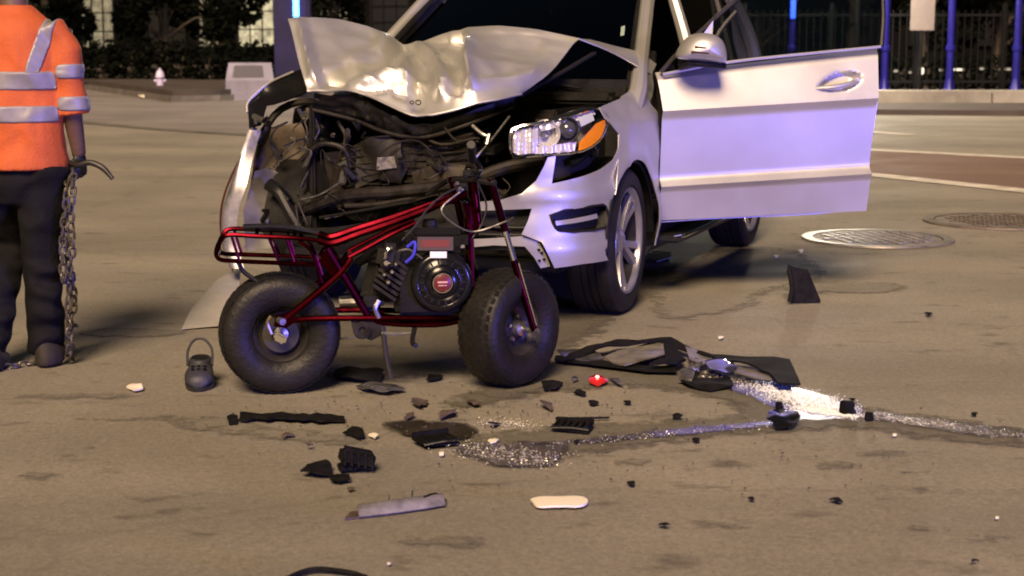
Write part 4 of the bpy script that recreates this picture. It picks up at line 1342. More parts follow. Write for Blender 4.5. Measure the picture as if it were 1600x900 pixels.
# ---- small things on the far pavement
bx_ = G(392, 156)
ub = empty('utility_cabinet', (bx_.x, bx_.y, 0), 'pale boxy cabinet with a dark slanted panel at the far kerb', 'cabinet', .12)
W_, H_ = 1.06, .82
prof_ = [(-.35, 0), (-.35, .44), (-.12, H_), (.35, H_), (.35, 0)]
Vb = [Vector((sx * W_ / 2 * (1 if i in (0, 1, 4) else .88), y, z)) for sx in (-1, 1) for i, (y, z) in enumerate(prof_)]
Fb = [(0, 1, 2, 3, 4), (9, 8, 7, 6, 5)] + [(i, (i + 1) % 5, 5 + (i + 1) % 5, 5 + i) for i in range(5)]
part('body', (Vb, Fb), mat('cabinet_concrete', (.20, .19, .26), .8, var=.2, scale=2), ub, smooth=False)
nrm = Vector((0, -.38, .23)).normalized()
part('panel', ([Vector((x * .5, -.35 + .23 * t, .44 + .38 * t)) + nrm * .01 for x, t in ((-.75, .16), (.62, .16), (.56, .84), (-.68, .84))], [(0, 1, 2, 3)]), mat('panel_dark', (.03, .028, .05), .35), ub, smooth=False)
hy = G(251, 150)
he = empty('fire_hydrant', (hy.x, hy.y, 0), 'small pale hydrant coloured lilac as if lit blue on the far pavement left of the cabinet', 'hydrant')
HYM = mat('hydrant_blue_lit', (.55, .50, .75), .35)  # pale hydrant with the blue light put into its colour
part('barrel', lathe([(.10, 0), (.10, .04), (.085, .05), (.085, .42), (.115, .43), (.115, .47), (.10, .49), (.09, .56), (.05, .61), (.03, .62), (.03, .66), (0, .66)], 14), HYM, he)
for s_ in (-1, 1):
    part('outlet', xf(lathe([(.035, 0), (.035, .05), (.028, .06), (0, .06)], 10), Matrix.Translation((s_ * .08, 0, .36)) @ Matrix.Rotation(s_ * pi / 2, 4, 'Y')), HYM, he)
# ================================================================== THE MINIBIKE
BH = radians(7)
BO = Vector((at(437, 520, 6.42).x, 6.42, 0))
BM = Matrix.Translation(BO) @ Matrix.Rotation(BH, 4, 'Z')
BMI = BM.inverted()
CAMB = BMI @ CAM
def bl_(px, py, off=0.0):
    """pixel -> bike frame, on the plane off metres left of the bike's middle (negative: nearer the camera)"""
    d = BMI.to_3x3() @ ray(px, py)
    return CAMB + d * ((off - CAMB.y) / d.y)
def mir(P): return [Vector((p.x, -p.y, p.z)) for p in P]
bike = empty('minibike', BO, 'dark red minibike with fat black tyres standing against the crushed SUV', 'minibike', BH)
def both(P, r, sm=4):
    P = [Vector(p) for p in P]
    return join(tube(P, r, 8, sm), tube(mir(P), r, 8, sm))
N_ = -.085
fr = [
  both([bl_(498, 376, -.10), bl_(520, 380, -.10), bl_(560, 366, -.09), bl_(610, 349, -.075), bl_(660, 330, -.055), bl_(705, 312, -.035), bl_(728, 303, -.02)], .0165),
  both([bl_(545, 402, -.09), bl_(575, 386, -.085), bl_(612, 366, -.075), bl_(650, 348, -.06)], .010),
  both([bl_(440, 503, -.115), bl_(486, 466, -.11), bl_(530, 428, -.10), bl_(548, 404, -.09)], .0145),
  both([bl_(511, 388, -.10), bl_(530, 420, -.095), bl_(552, 456, -.09), bl_(574, 492, -.09)], .0150, 2),
  both([bl_(466, 377, -.10), bl_(484, 390, -.105), bl_(494, 412, -.105), bl_(503, 442, -.105)], .009),
  both([bl_(440, 503, -.115), bl_(490, 498, -.10), bl_(590, 497, -.095), bl_(680, 497, -.08), bl_(736, 492, -.06)], .012),
  both([bl_(727, 318, -.03), bl_(733, 350, -.04), bl_(736, 410, -.05), bl_(736, 492, -.06)], .0150),
  both([bl_(574, 492, -.09), bl_(600, 505, -.09), bl_(680, 508, -.085), bl_(728, 500, -.07)], .010),
]
for a_ in ((440, 503, .115), (574, 492, .09), (736, 490, .06), (548, 404, .09)):
    p = bl_(a_[0], a_[1], -a_[2])
    fr.append(tube([p, Vector((p.x, -p.y, p.z))], .010, 8))
frame = part('frame', join(*fr), RED, bike)
def plate(P, off, t=.006): 
    q = [bl_(x, y, off) for x, y in P]
    return thick(q, [tuple(range(len(q)))], t)
for sgn in (1, -1):
    for P, o in (([(508, 392), (534, 424), (524, 436), (497, 408)], -.10), ([(722, 320), (740, 322), (748, 366), (734, 372), (728, 350)], -.03), ([(430, 492), (452, 488), (466, 500), (448, 512), (428, 510)], -.118)):
        g = plate(P, o)
        part('gusset', g if sgn > 0 else ([Vector((v.x, -v.y, v.z)) for v in g[0]], g[1]), RED, frame, smooth=False)
# rear rack
rk = [both([bl_(498, 376, -.10), bl_(460, 372, -.105), bl_(400, 369, -.105), bl_(358, 367, -.10), bl_(346, 374, -.095), bl_(338, 392, -.09), bl_(343, 405, -.09), bl_(372, 408, -.10), bl_(440, 411, -.105), bl_(494, 413, -.105)], .0095)]
for P in ([(362, 369), (374, 407)], [(420, 371), (436, 410)], [(448, 373), (460, 411)]):
    rk.append(both([bl_(*P[0], -.105), bl_(*P[1], -.105)], .006, 2))
for P in ((346, 376), (340, 402), (400, 369), (460, 373)):
    p = bl_(*P, -.10)
    rk.append(tube([p, Vector((p.x, -p.y, p.z))], .008, 8))
part('rack', join(*rk), RED, bike)
for s_ in (-.06, .06):
    part('rack_brace', tube([bl_(372, 408, s_), bl_(380, 424, s_), bl_(402, 440, s_)], .009, 8, 3), BLK, bike)
part('seat_pan', gridmesh(loftgrid([[bl_(380, 364, y) + Vector((0, 0, .006 + .02 * (1 - (y / .09) ** 2))), bl_(440, 366, y) + Vector((0, 0, .012 + .02 * (1 - (y / .09) ** 2))), bl_(496, 371, y) + Vector((0, 0, .004 + .015 * (1 - (y / .09) ** 2)))] for y in (.09, .05, 0, -.05)], 3), t=.01), BLK, bike)
# wheels
def bike_tyre(D=.48, w_=.195, rim=.105):
    R = D / 2
    h = w_ / 2
    pr = [(rim, -h * .62), (rim + .012, -h * .80), (rim + .045, -h * .97), (R - .052, -h), (R - .026, -h * .92), (R - .010, -h * .72), (R - .003, -h * .4), (R, 0), (R - .003, h * .4), (R - .010, h * .72), (R - .026, h * .92), (R - .052, h), (rim + .045, h * .97), (rim + .012, h * .80), (rim, h * .62), (rim, -h * .62)]
    return lathe(pr, 56)
def tread(D=.48, w_=.205):
    """shallow knobs round the crown"""
    R = D / 2; out = []
    for row, (hh, rr) in enumerate(((-.066, R - .009), (-.034, R - .003), (0, R), (.034, R - .003), (.066, R - .009))):
        for k in range(40):
            a = 2 * pi * (k + .5 * (row % 2)) / 40
            out.append(xf(box((0, 0, 0), (.0022, .024, .022)), Matrix.Rotation(a, 4, 'Z') @ Matrix.Translation((rr, 0, hh))))
    return join(*out)
BT_ = bike_tyre(); BTR = tread()
TYREM = mat('bike_tyre', (.0105, .0095, .0085), .5, var=.3, scale=9, bump=.3, bscale=60, spec=.28)
BRIM = lathe([(.107, -.064), (.113, -.068), (.110, -.060), (.098, -.05), (.092, 0), (.098, .05), (.110, .060), (.113, .068), (.107, .064), (.085, .03), (.06, .02), (.03, .03), (0, .03)], 40)
HUBG = lathe([(0, .10), (.012, .10), (.012, .07), (.03, .065), (.034, .03), (.034, -.03), (.03, -.065), (.012, -.07), (.012, -.10), (0, -.10)], 20)
BDISC = lathe([(.035, .058), (.072, .058), (.072, .054), (.035, .054), (.035, .058)], 32)
def bwheel(c, axis_deg, disc, rimm):
    """axis_deg: the axle points to the camera side, turned this much to the right"""
    a = radians(axis_deg) - BH
    n = Vector((sin(a), -cos(a), 0))
    M = Matrix.Translation(c) @ n.to_track_quat('Z', 'X').to_matrix().to_4x4()
    wroot = part('wheel', xf(HUBG, M), STEEL, bike)
    part('tyre', xf(BT_, M), TYREM, wroot, ang=60)
    part('tread', xf(BTR, M), TYREM, wroot, smooth=False, kind='stuff')
    part('rim', xf(BRIM, M), rimm, wroot)
    if disc:
        part('brake_disc', xf(BDISC, M), mat('dark_disc', (.10, .095, .09), .4, .8), wroot)
    for k in range(5):
        aa = 2 * pi * k / 5
        part('wheel_bolt', xf(lathe([(0, .046), (.008, .046), (.008, .03)], 6), M @ Matrix.Translation((.05 * cos(aa), .05 * sin(aa), 0))), STEEL, wroot)
    return n
bwheel(Vector((0, 0, .24)), 12, True, mat('rim_dark', (.05, .045, .042), .4, .6, var=.3))
FWA = 51
fwc = bl_(796, 512, 0.0); fwc.z = .24
nf = bwheel(fwc, FWA, False, mat('rim_dark', (.05, .045, .042), .4, .6))
part('hub_cap', tube([bl_(436, 500, -.14), bl_(442, 503, -.17)], .014, 10), STEEL, bike)
part('brake_caliper', box(bl_(438, 528, -.115), (.05, .03, .035), Matrix.Rotation(.5, 4, 'Y'), .008), CHR, bike)
part('caliper_arm', tube([bl_(424, 494, -.12), bl_(418, 505, -.12), bl_(424, 522, -.12)], .009, 8, 3), mat('brass_disc', (.30, .25, .15), .35, .9), bike)
# steering head and fork
up_ = (bl_(737, 280, 0) - fwc); 
hd0, hd1 = bl_(737, 276, 0), bl_(747, 356, 0)
part('head_tube', tube([hd0, hd1], .021, 12), RED, bike)
side = nf * .125
topc = bl_(737, 284, 0)
near_top = bl_(768, 286, (topc + nf * .085).y); far_top = topc - (near_top - topc)
near_ax, far_ax = fwc + nf * .128, fwc - nf * .128
forkp = None
for (t0, b0_) in ((near_top, near_ax), (far_top, far_ax)):
    d = b0_ - t0
    g = tube([t0 - d * .03, t0 + d * .34], .0155, 12)
    if forkp is None:
        forkp = part('fork', g, RED, bike)
    else:
        part('fork_tube', g, RED, forkp)
    part('stanchion', tube([t0 + d * .34, t0 + d * .62], .0115, 12), CHR, forkp)
    part('slider', tube([t0 + d * .52, t0 + d * .98, b0_], [.0150, .0150, .013], 12), RED, forkp)
    part('fork_collar', tube([t0 + d * .325, t0 + d * .35], .018, 12), CHR, forkp)
    part('fork_strip', tube([t0 + d * .54 + nf * .013 + Vector((.006, 0, 0)), t0 + d * .96 + nf * .013 + Vector((.006, 0, 0))], .004, 6), CHR, forkp)
part('axle', tube([near_ax + nf * .02, far_ax - nf * .02], .010, 10), STEEL, bike)
for k in (0.0, .33):
    dn_, df_ = near_top + (near_ax - near_top) * k, far_top + (far_ax - far_top) * k
    part('fork_clamp', tube([dn_ + nf * .02, dn_.lerp(df_, .5) + Vector((-.012 if k == 0 else 0, 0, .01)), df_ - nf * .02], .014 if k == 0 else .007, 8, 3), BLK if k == 0 else RED, bike)
# handlebar knocked back, clamps and cables
part('handlebar', tube([bl_(742, 282, -.03), bl_(750, 262, -.06), bl_(738, 244, -.10), bl_(736, 228, -.18)], .011, 8, 4), BLKG, bike)
part('handlebar', tube([bl_(732, 282, .03), bl_(706, 280, .08), bl_(684, 292, .14), bl_(668, 304, .22)], .011, 8, 4), BLKG, bike)
part('grip', tube([bl_(738, 250, -.09), bl_(737, 236, -.14), bl_(736, 226, -.19)], .017, 10, 3), BLK, bike)
part('bar_clamp', join(box(bl_(737, 272, 0), (.07, .05, .035), Matrix.Rotation(.2, 4, 'Y'), .01), box(bl_(722, 292, -.03), (.04, .03, .03), None, .008), box(bl_(764, 284, -.05), (.04, .03, .025), None, .008)), BLK, bike)
part('cable', tube([bl_(728, 290, -.05), bl_(700, 300, -.07), bl_(672, 322, -.09), bl_(650, 352, -.11), bl_(628, 376, -.12)], .004, 6, 4), BLK, bike)
part('cable', tube([bl_(724, 296, -.05), bl_(690, 326, -.09), bl_(710, 350, -.10), bl_(742, 362, -.08), bl_(790, 346, -.10), bl_(802, 340, -.12)], .0035, 6, 4), STEEL, bike)
part('cable', tube([bl_(746, 284, -.04), bl_(760, 320, -.05), bl_(752, 352, -.06), bl_(738, 372, -.07)], .004, 6, 4), BLK, bike)
for x, y in ((716, 298), (748, 268), (712, 290)):
    part('bar_bolt', tube([bl_(x, y, -.05), bl_(x + 3, y - 4, -.065)], .008, 8), STEEL, bike)
# engine
eng = part('engine', join(box(bl_(668, 446, 0), (.27, .20, .22), None, .02), box(bl_(630, 420, 0), (.12, .16, .16), Matrix.Rotation(-.35, 4, 'Y'), .015)), mat('engine_black', (.006, .0056, .0056), .5, .0, var=.4, scale=15, bump=.2, spec=.2), bike)
for k in range(7):
    part('cooling_fin', box(bl_(618 - k * 3.2, 404 + k * 8, -.02), (.012, .17, .11), Matrix.Rotation(-.95, 4, 'Y')), DKM, eng, smooth=False)
part('fuel_tank', box(bl_(682, 372, -.02), (.24, .20, .10), None, .03), BLKG, eng)
part('tank_cap', xf(lathe([(.03, 0), (.03, .02), (.024, .026), (0, .026)], 16), Matrix.Translation(bl_(672, 352, 0))), BLK, eng)
def facing(px, py, off): 
    return Matrix.Translation(bl_(px, py, off)) @ Vector((.02, -1, .0)).normalized().to_track_quat('Z', 'Y').to_matrix().to_4x4()
rc = facing(690, 440, -.115)
rec = part('recoil_cover', xf(lathe([(.122, -.05), (.122, .0), (.115, .014), (.100, .020), (.094, .017), (.088, .022), (.072, .028), (.066, .024), (.060, .030), (.046, .034), (.042, .028), (.036, .036), (0, .038)], 48), rc), BLKG, eng, ang=50)
part('recoil_badge', xf(lathe([(.034, .034), (.034, .041), (.030, .043), (0, .043)], 32), rc), mat('badge_red', (.11, .015, .014), .35), eng)
part('badge_ring', xf(lathe([(.034, .036), (.036, .044), (.039, .044), (.041, .036)], 32), rc), CHR, eng)
part('badge_print', xf(join(box((0, .004, .0445), (.040, .007, .001)), box((-.006, -.009, .0445), (.022, .004, .001)), box((.012, -.009, .0445), (.008, .004, .001))), rc), mat('badge_pale', (.55, .30, .27), .5), eng, smooth=False)
for k in range(18):
    a = 2 * pi * k / 18
    part('vent_rib', xf(box((0, 0, 0), (.022, .007, .008), None, .002), rc @ Matrix.Rotation(a, 4, 'Z') @ Matrix.Translation((.081, 0, .025))), BLK, eng)
part('tank_label', plate([(652, 370), (708, 370), (708, 391), (652, 391)], -.133, .004), mat('label_dark', (.07, .05, .045), .4), eng, smooth=False)
part('label_border', tube([bl_(x, y, -.135) for x, y in ((655, 373), (705, 373), (705, 388), (655, 388))], .0022, 4, closed=True), mat('label_cream', (.55, .47, .40), .5), eng)
part('label_red', plate([(658, 375), (702, 375), (702, 386), (658, 386)], -.136, .002), mat('label_red_', (.15, .035, .028), .4), eng, smooth=False)
part('spec_label', plate([(672, 393), (698, 393), (698, 403), (672, 403)], -.136, .002), WHITEP, eng, smooth=False)
part('side_cover', join(box(bl_(592, 440, .03), (.12, .10, .20), Matrix.Rotation(.25, 4, 'Y'), .03), box(bl_(580, 472, .0), (.10, .12, .06), None, .02), tube([bl_(560, 410, .03), bl_(580, 400, -.02), bl_(606, 392, -.05)], .02, 8, 3)), BLK, eng)
part('air_filter', join(box(bl_(606, 400, -.05), (.09, .14, .11), Matrix.Rotation(.2, 4, 'Y'), .025), tube([bl_(610, 430, -.06), bl_(628, 440, -.05)], .022, 10)), BLK, eng)
for (x, y, r) in ((603, 410, .016), (612, 424, .010), (600, 428, .009), (618, 412, .008), (606, 440, .011)):
    part('carburettor_fitting', xf(lathe([(0, .02), (r * .6, .02), (r, .012), (r, -.01)], 12), facing(x, y, -.128)), CHR, eng)
part('intake_pipe', tube([bl_(602, 404, -.13), bl_(604, 392, -.135), bl_(612, 386, -.13)], .008, 8, 3), CHR, eng)
part('blue_glint', tube([bl_(636, 386, -.13), bl_(648, 378, -.14), bl_(646, 398, -.14), bl_(634, 410, -.13)], .006, 8, 4), mat('blue_reflection', (.05, .05, .5), .25), eng)  # blue reflection on the glossy engine, shaped as a coloured tube
part('throttle_linkage', tube([bl_(622, 392, -.125), bl_(640, 390, -.13), bl_(660, 404, -.125)], .004, 6, 3), STEEL, eng)
part('drain_pipe', tube([bl_(592, 470, -.10), bl_(586, 482, -.11), bl_(592, 496, -.10)], .010, 8, 3), STEEL, eng)
part('exhaust', tube([bl_(600, 440, .06), bl_(580, 452, .10), bl_(566, 470, .13), bl_(530, 474, .13)], [.016, .018, .03, .03], 10, 4), STEEL, eng)
part('engine_plate', box(bl_(668, 500, 0), (.34, .17, .012), None, .004), RED, bike)
part('chain_guard', plate([(548, 500), (600, 502), (604, 520), (580, 532), (552, 520)], -.09, .004), DKM, bike)
part('sprocket', xf(lathe([(.015, 0), (.036, 0), (.036, .005), (.015, .005)], 20), facing(566, 516, -.10)), DKM, bike)
part('drive_chain', tube([bl_(440, 484, .10), bl_(560, 500, .08), bl_(576, 512, .08), bl_(560, 526, .08), bl_(440, 540, .10)], .006, 6, 3), STEEL, bike)
part('foot_peg', tube([bl_(648, 512, -.08), bl_(644, 534, -.16), bl_(650, 540, -.22)], .010, 8, 3), BLK, bike)
part('kickstand', tube([bl_(598, 510, -.09), bl_(602, 545, -.11), bl_(606, 570, -.125), bl_(612, 592, -.14)], [.011, .010, .009, .012], 8, 3), mat('stand_black', (.008, .005, .004), .6), bike)
part('stand_spring', tube([bl_(596, 520, -.10), bl_(620, 522, -.10), bl_(648, 520, -.09)], .007, 6, 2), STEEL, bike)

# ================================================================== THE WORKER
PB = G(46, 568)
PY = PB.y
man = empty('person', (PB.x, PY, 0), 'person in orange shirt with reflective bands and dark trousers, back turned, holding a chain', 'person')
def ps(px, py, dy=0.0): return at(px, py, PY + dy)
SKIN = mat('skin', (.11, .062, .042), .55, var=.15, scale=6)
ORG = mat('orange_cloth', (.46, .088, .016), .75, var=.14, scale=5, bump=.3, bscale=120)
SILV = mat('reflective_band', (.24, .23, .25), .5, .2, var=.15, scale=12)
TROU = mat('dark_trousers', (.006, .006, .008), .85, var=.4, scale=8, bump=.3, bscale=80, spec=.15)
BOOT = mat('dusty_boot', (.014, .010, .008), .8, var=.4, scale=9)
HAIR = mat('dark_hair', (.012, .010, .009), .7)
GLOVE = mat('black_glove', (.012, .012, .013), .6)
tcx = ps(28, 200).x
def ring(z, hx, hy, dx=0.0, dy=0.0): return ((tcx + dx, PY + dy, z), (hx, 0, 0), (0, hy, 0))
sh_r = Vector((ps(104, 52).x - .03, PY, 1.43)); sh_l = Vector((2 * tcx - sh_r.x, PY, 1.43))
el_r = ps(112, 172, .0); el_l = Vector((2 * tcx - el_r.x - .02, PY + .08, el_r.z + .02))
wr_r = ps(124, 244, .06); wr_l = Vector((el_l.x - .02, PY + .22, el_l.z - .2))
def limb(P, R, n=14):
    out = []
    P = [Vector(p) for p in P]
    for i, p in enumerate(P):
        d = (P[min(i + 1, len(P) - 1)] - P[max(i - 1, 0)]).normalized()
        a = d.cross(Vector((0, 1, 0))).normalized(); b = d.cross(a)
        out.append((p, a * R[i], b * R[i]))
    return rings(out, n)
hip_r, hip_l = Vector((tcx + .10, PY, .86)), Vector((tcx - .10, PY, .86))
kn_r, kn_l = Vector((ps(68, 415).x, PY - .02, .47)), Vector((ps(-2, 420).x, PY + .16, .50))
an_r, an_l = Vector((ps(72, 540).x, PY + .0, .10)), Vector((ps(-6, 560).x, PY - .14, .10))
# body: head, neck, arms, hidden torso and legs in one skin
hz = 1.70
def headring(z, hx, hy, dy): return ((tcx, PY + .03 + dy, z), (hx, 0, 0), (0, hy, 0))
body_g = join(
    rings([ring(.82, .16, .11), ring(1.0, .15, .105), ring(1.2, .17, .11), ring(1.38, .18, .10), ring(1.46, .12, .08), ring(1.50, .062, .062, 0, .01), ring(1.60, .058, .06, 0, .02)]),
    rings([headring(1.555, .045, .055, .03), headring(1.58, .062, .078, .02), headring(1.63, .070, .092, .008), headring(1.70, .075, .098, 0), headring(1.76, .071, .092, -.005), headring(1.80, .05, .065, -.008), headring(1.815, .02, .03, -.008)]),
    rings([((tcx, PY + .135, 1.665), (.018, 0, 0), (0, .012, 0)), ((tcx, PY + .125, 1.69), (.014, 0, 0), (0, .016, 0)), ((tcx, PY + .115, 1.715), (.008, 0, 0), (0, .012, 0))], 8),
    *[rings([((tcx + s * .078, PY + .02, z), (.010, 0, 0), (0, r, 0)) for z, r in ((1.66, .010), (1.68, .018), (1.70, .021), (1.715, .012))], 8) for s in (-1, 1)],
    limb([sh_r, el_r, wr_r], [.055, .045, .030]), limb([sh_l, el_l, wr_l], [.055, .045, .030]),
    limb([hip_r, kn_r, an_r], [.075, .042, .030]), limb([hip_l, kn_l, an_l], [.075, .042, .030]))
part('body', fuse(body_g, .011, 5), SKIN, man, world=True, ang=180)
for s in (-1, 1):
    part('eye', xf(lathe([(0, .010), (.008, .007), (.011, 0), (0, -.002)], 10), Matrix.Translation((tcx + s * .032, PY + .116, 1.705)) @ Matrix.Rotation(-pi / 2, 4, 'X')), mat('eye_white', (.6, .58, .55), .3), man, world=True)
part('mouth', tube([(tcx - .024, PY + .117, 1.632), (tcx, PY + .127, 1.63), (tcx + .024, PY + .117, 1.632)], .005, 6, 3), mat('lip', (.12, .045, .04), .5), man, world=True)
part('hair', fuse(rings([headring(1.66, .078, .080, -.030), headring(1.72, .082, .098, -.012), headring(1.78, .075, .094, -.008), headring(1.815, .045, .06, -.008), headring(1.828, .015, .02, -.008)]), .012, 3), HAIR, man, world=True, ang=180)
# shirt
slv_r = [sh_r + Vector((-.05, 0, .0)), sh_r.lerp(el_r, .3) + Vector((.008, 0, 0)), sh_r.lerp(el_r, .7), el_r + Vector((0, 0, -.02))]
slv_l = [sh_l + Vector((.05, 0, .0)), sh_l.lerp(el_l, .3), sh_l.lerp(el_l, .7), el_l + Vector((0, 0, -.02))]
shirt_g = join(rings([ring(.845, .208, .155), ring(.93, .205, .15), ring(1.05, .200, .145), ring(1.2, .203, .145), ring(1.33, .208, .14), ring(1.42, .190, .125), ring(1.47, .150, .105), ring(1.505, .105, .085, 0, .01), ring(1.53, .080, .075, 0, .012)], 24),
               limb(slv_r, [.085, .080, .072, .074], 16), limb(slv_l, [.085, .080, .072, .074], 16))
sv, sf = fuse(shirt_g, .0075, 12)
for v in sv:
    q = Vector((v.x * 7, v.y * 7, v.z * 5))
    w_ = noise.noise(q) * .014 + noise.noise(q * 2.4) * .006 - .007 * (1 - 2 * abs(noise.noise(Vector((v.x * 4 + v.z * 3, v.y * 4, v.z * 7 - v.x * 4))))) + (.006 * sin(v.z * 26 + v.x * 8) if v.z < 1.25 else 0)
    v.x += w_ * .7; v.y += w_
part('shirt', (sv, sf), ORG, man, world=True, ang=180)
def patch(pred, off_=.004, t=.003):
    nn = [Vector() for _ in sv]
    for f in sf:
        a, b, c = sv[f[0]], sv[f[1]], sv[f[2]]
        n = (b - a).cross(c - a)
        for i in f: nn[i] += n
    use = [f for f in sf if pred(sum((sv[i] for i in f), Vector()) / len(f))]
    idx = {}
    V, Fs = [], []
    for f in use:
        g = []
        for i in f:
            if i not in idx:
                idx[i] = len(V)
                V.append(sv[i] + nn[i].normalized() * off_)
            g.append(idx[i])
        Fs.append(tuple(g))
    cnt = {}
    for f in Fs:
        for k in range(len(f)):
            e = (f[k], f[(k + 1) % len(f)])
            cnt[e] = 1
    nb = {}
    for (a, b) in cnt:
        if (b, a) not in cnt:
            nb.setdefault(a, []).append(b); nb.setdefault(b, []).append(a)
    for _ in range(14):
        new = {i: (V[i] * .4 + sum((V[j] for j in js), Vector()) / len(js) * .6) for i, js in nb.items()}
        for i, v in new.items(): V[i] = v
    return thick(V, Fs, t)
zb = lambda py: ps(40, py).z
arm_x = lambda c: c.x > tcx + .215 or c.x < tcx - .215
def armside(c):
    r_ = (c - sh_r.lerp(el_r, max(0, min(1, (sh_r.z - c.z) / (sh_r.z - el_r.z)))))
    l_ = (c - sh_l.lerp(el_l, max(0, min(1, (sh_l.z - c.z) / (sh_l.z - el_l.z)))))
    return min(r_.length, l_.length) < .095 and abs(c.x - tcx) > .19
part('reflective_band', patch(lambda c: zb(138) < c.z < zb(111) and not armside(c)), SILV, man, world=True, ang=180)
part('reflective_band', patch(lambda c: zb(189) < c.z < zb(165) and not armside(c)), SILV, man, world=True, ang=180)
for s in (1, -1):
    for y0, y1 in ((121, 100), (173, 150)):
        part('sleeve_band', patch(lambda c: zb(y0) < c.z < zb(y1) and armside(c) and (c.x - tcx) * s > 0), SILV, man, world=True, ang=180)
for s in (1, -1):
    def strap(c, s=s):
        t = (c.z - zb(112)) / (zb(20) - zb(112))
        xx = tcx + s * (.105 + .075 * t)
        return -.02 < t < 1.06 and abs(c.x - xx) < .028
    part('shoulder_strap', patch(strap), SILV, man, world=True, ang=180)
# trousers
tr = join(rings([ring(.70, .12, .11), ring(.80, .175, .135), ring(.88, .165, .115), ring(.92, .14, .10)], 20),
          limb([hip_r + Vector((0, 0, .0)), hip_r.lerp(kn_r, .6), kn_r, kn_r.lerp(an_r, .5), an_r + Vector((0, .0, -.055))], [.115, .098, .084, .082, .080], 16),
          limb([hip_l + Vector((0, 0, .0)), hip_l.lerp(kn_l, .6), kn_l, kn_l.lerp(an_l, .5), an_l + Vector((0, .0, -.055))], [.115, .098, .084, .082, .080], 16))
tv, tf = fuse(tr, .013, 5)
for v in tv:
    q = Vector((v.x * 8, v.y * 8, v.z * 9))
    rk_ = 1 - 2 * abs(noise.noise(Vector((v.x * 5, v.y * 5, v.z * 13))))
    if v.z < .45: rk_ += .9 * sin(v.z * 62 + 3 * noise.noise(Vector((v.x * 9, v.y * 9, v.z * 3))))
    v.x += noise.noise(q) * .014 + (.006 * rk_ if v.z < .45 else 0); v.y += noise.noise(q + Vector((5, 1, 2))) * .018 - .012 * rk_
part('trousers', (tv, tf), TROU, man, world=True, ang=180)
for an in (an_r, an_l):
    b = Vector((an.x, an.y, 0))
    part('boot', fuse(join(rings([(b + Vector((.02, .02, .005)), (.068, 0, 0), (0, .145, 0)), (b + Vector((.02, .02, .05)), (.066, 0, 0), (0, .14, 0)), (b + Vector((.01, -.01, .085)), (.060, 0, 0), (0, .09, 0)), (b + Vector((0, -.03, .11)), (.045, 0, 0), (0, .055, 0)), (b + Vector((0, -.03, .14)), (.040, 0, 0), (0, .05, 0))])), .012, 3), BOOT, man, world=True, ang=180)
# gloved right hand closed on the chain, relaxed left hand
def hand(w0, dirv, palm_n, curl, s=1.0):
    """wrist, direction of fingers, palm normal, curl in radians per joint"""
    d = dirv.normalized(); n = (palm_n - d * palm_n.dot(d)).normalized(); x = d.cross(n)
    gs = [rings([(w0, x * .028 * s, n * .020 * s), (w0 + d * .03 * s, x * .038 * s, n * .020 * s), (w0 + d * .075 * s, x * .042 * s, n * .018 * s), (w0 + d * .095 * s, x * .040 * s, n * .014 * s)], 12)]
    for k, (o, L3) in enumerate(((-.030, .026), (-.010, .031), (.010, .029), (.030, .022))):
        p = w0 + d * .085 * s + x * o * s
        P = [p]; a = .25
        for j in range(3):
            a += curl
            p = p + (d * cos(a) + n * sin(a)) * L3 * s * (1.15 - .15 * j)
            P.append(p)
        gs.append(tube(P, [.0100 * s, .0095 * s, .0088 * s, .0075 * s], 8))
    p = w0 + d * .03 * s - x * .034 * s
    gs.append(tube([p, p + (d * .5 - x * .7 + n * .3).normalized() * .032 * s, p + (d * .75 - x * .35 + n * .7).normalized() * .066 * s], [.013 * s, .011 * s, .009 * s], 8))
    return fuse(join(*gs), .0055, 2)
hw = wr_r
part('hand', hand(hw + Vector((0, 0, .015)), Vector((0, .05, -1)), Vector((-1, .4, 0)), .65, 1.05), GLOVE, man, world=True, ang=180, label='gloved right hand gripping the chain')
part('hand', hand(wr_l, Vector((0, .4, -1)), Vector((1, 0, 0)), .35), SKIN, man, world=True, ang=180)

# tow chain with a hook, hanging from the hand to the road
CHM = mat('chain_steel', (.09, .08, .07), .45, .5, var=.4, scale=30)
chn = empty('tow_chain', (ps(108, 545).x, PY - .05, 0), 'heavy steel chain with a dark hook hanging from the worker\'s gloved hand', 'chain')
def linkg(L=.044, w_=.027, r=.0058):
    P = []
    for k in range(12):
        a = 2 * pi * k / 12
        P.append(Vector((w_ / 2 * cos(a), 0, (L / 2 - w_ / 2) * (1 if sin(a) > 0.01 else -1 if sin(a) < -.01 else 0) + w_ / 2 * sin(a))))
    return tube(P, r, 6, closed=True)
lm = mk_mesh('link', linkg(), CHM)
def run_chain(P):
    Q = catmull(P, 20)
    acc = 0; k = 0
    base = chn.location
    for i in range(1, len(Q)):
        acc += (Q[i] - Q[i - 1]).length
        if acc >= .033:
            acc = 0; k += 1
            d = (Q[i] - Q[i - 1]).normalized()
            M = Matrix.Translation(Q[i] - base) @ d.to_track_quat('Z', 'Y').to_matrix().to_4x4() @ Matrix.Rotation(pi / 2 * (k % 2) + .3 * sin(k), 4, 'Z')
            o = bpy.data.objects.new('link', lm)
            COL.objects.link(o)
            o.parent = chn
            o.matrix_local = M
g0 = wr_r + Vector((-.02, -.03, -.07))
run_chain([g0 + Vector((0, .0, .03)), ps(106, 300, -.06), ps(101, 360, -.07), ps(108, 420, -.06), ps(107, 490, -.05), ps(109, 540, -.05), Vector((ps(100, 560).x, PY - .02, .012)), Vector((ps(60, 570).x, PY - .05, .012)), Vector((ps(10, 590).x, PY - .18, .012)), Vector((ps(-40, 600).x, PY - .3, .012))])
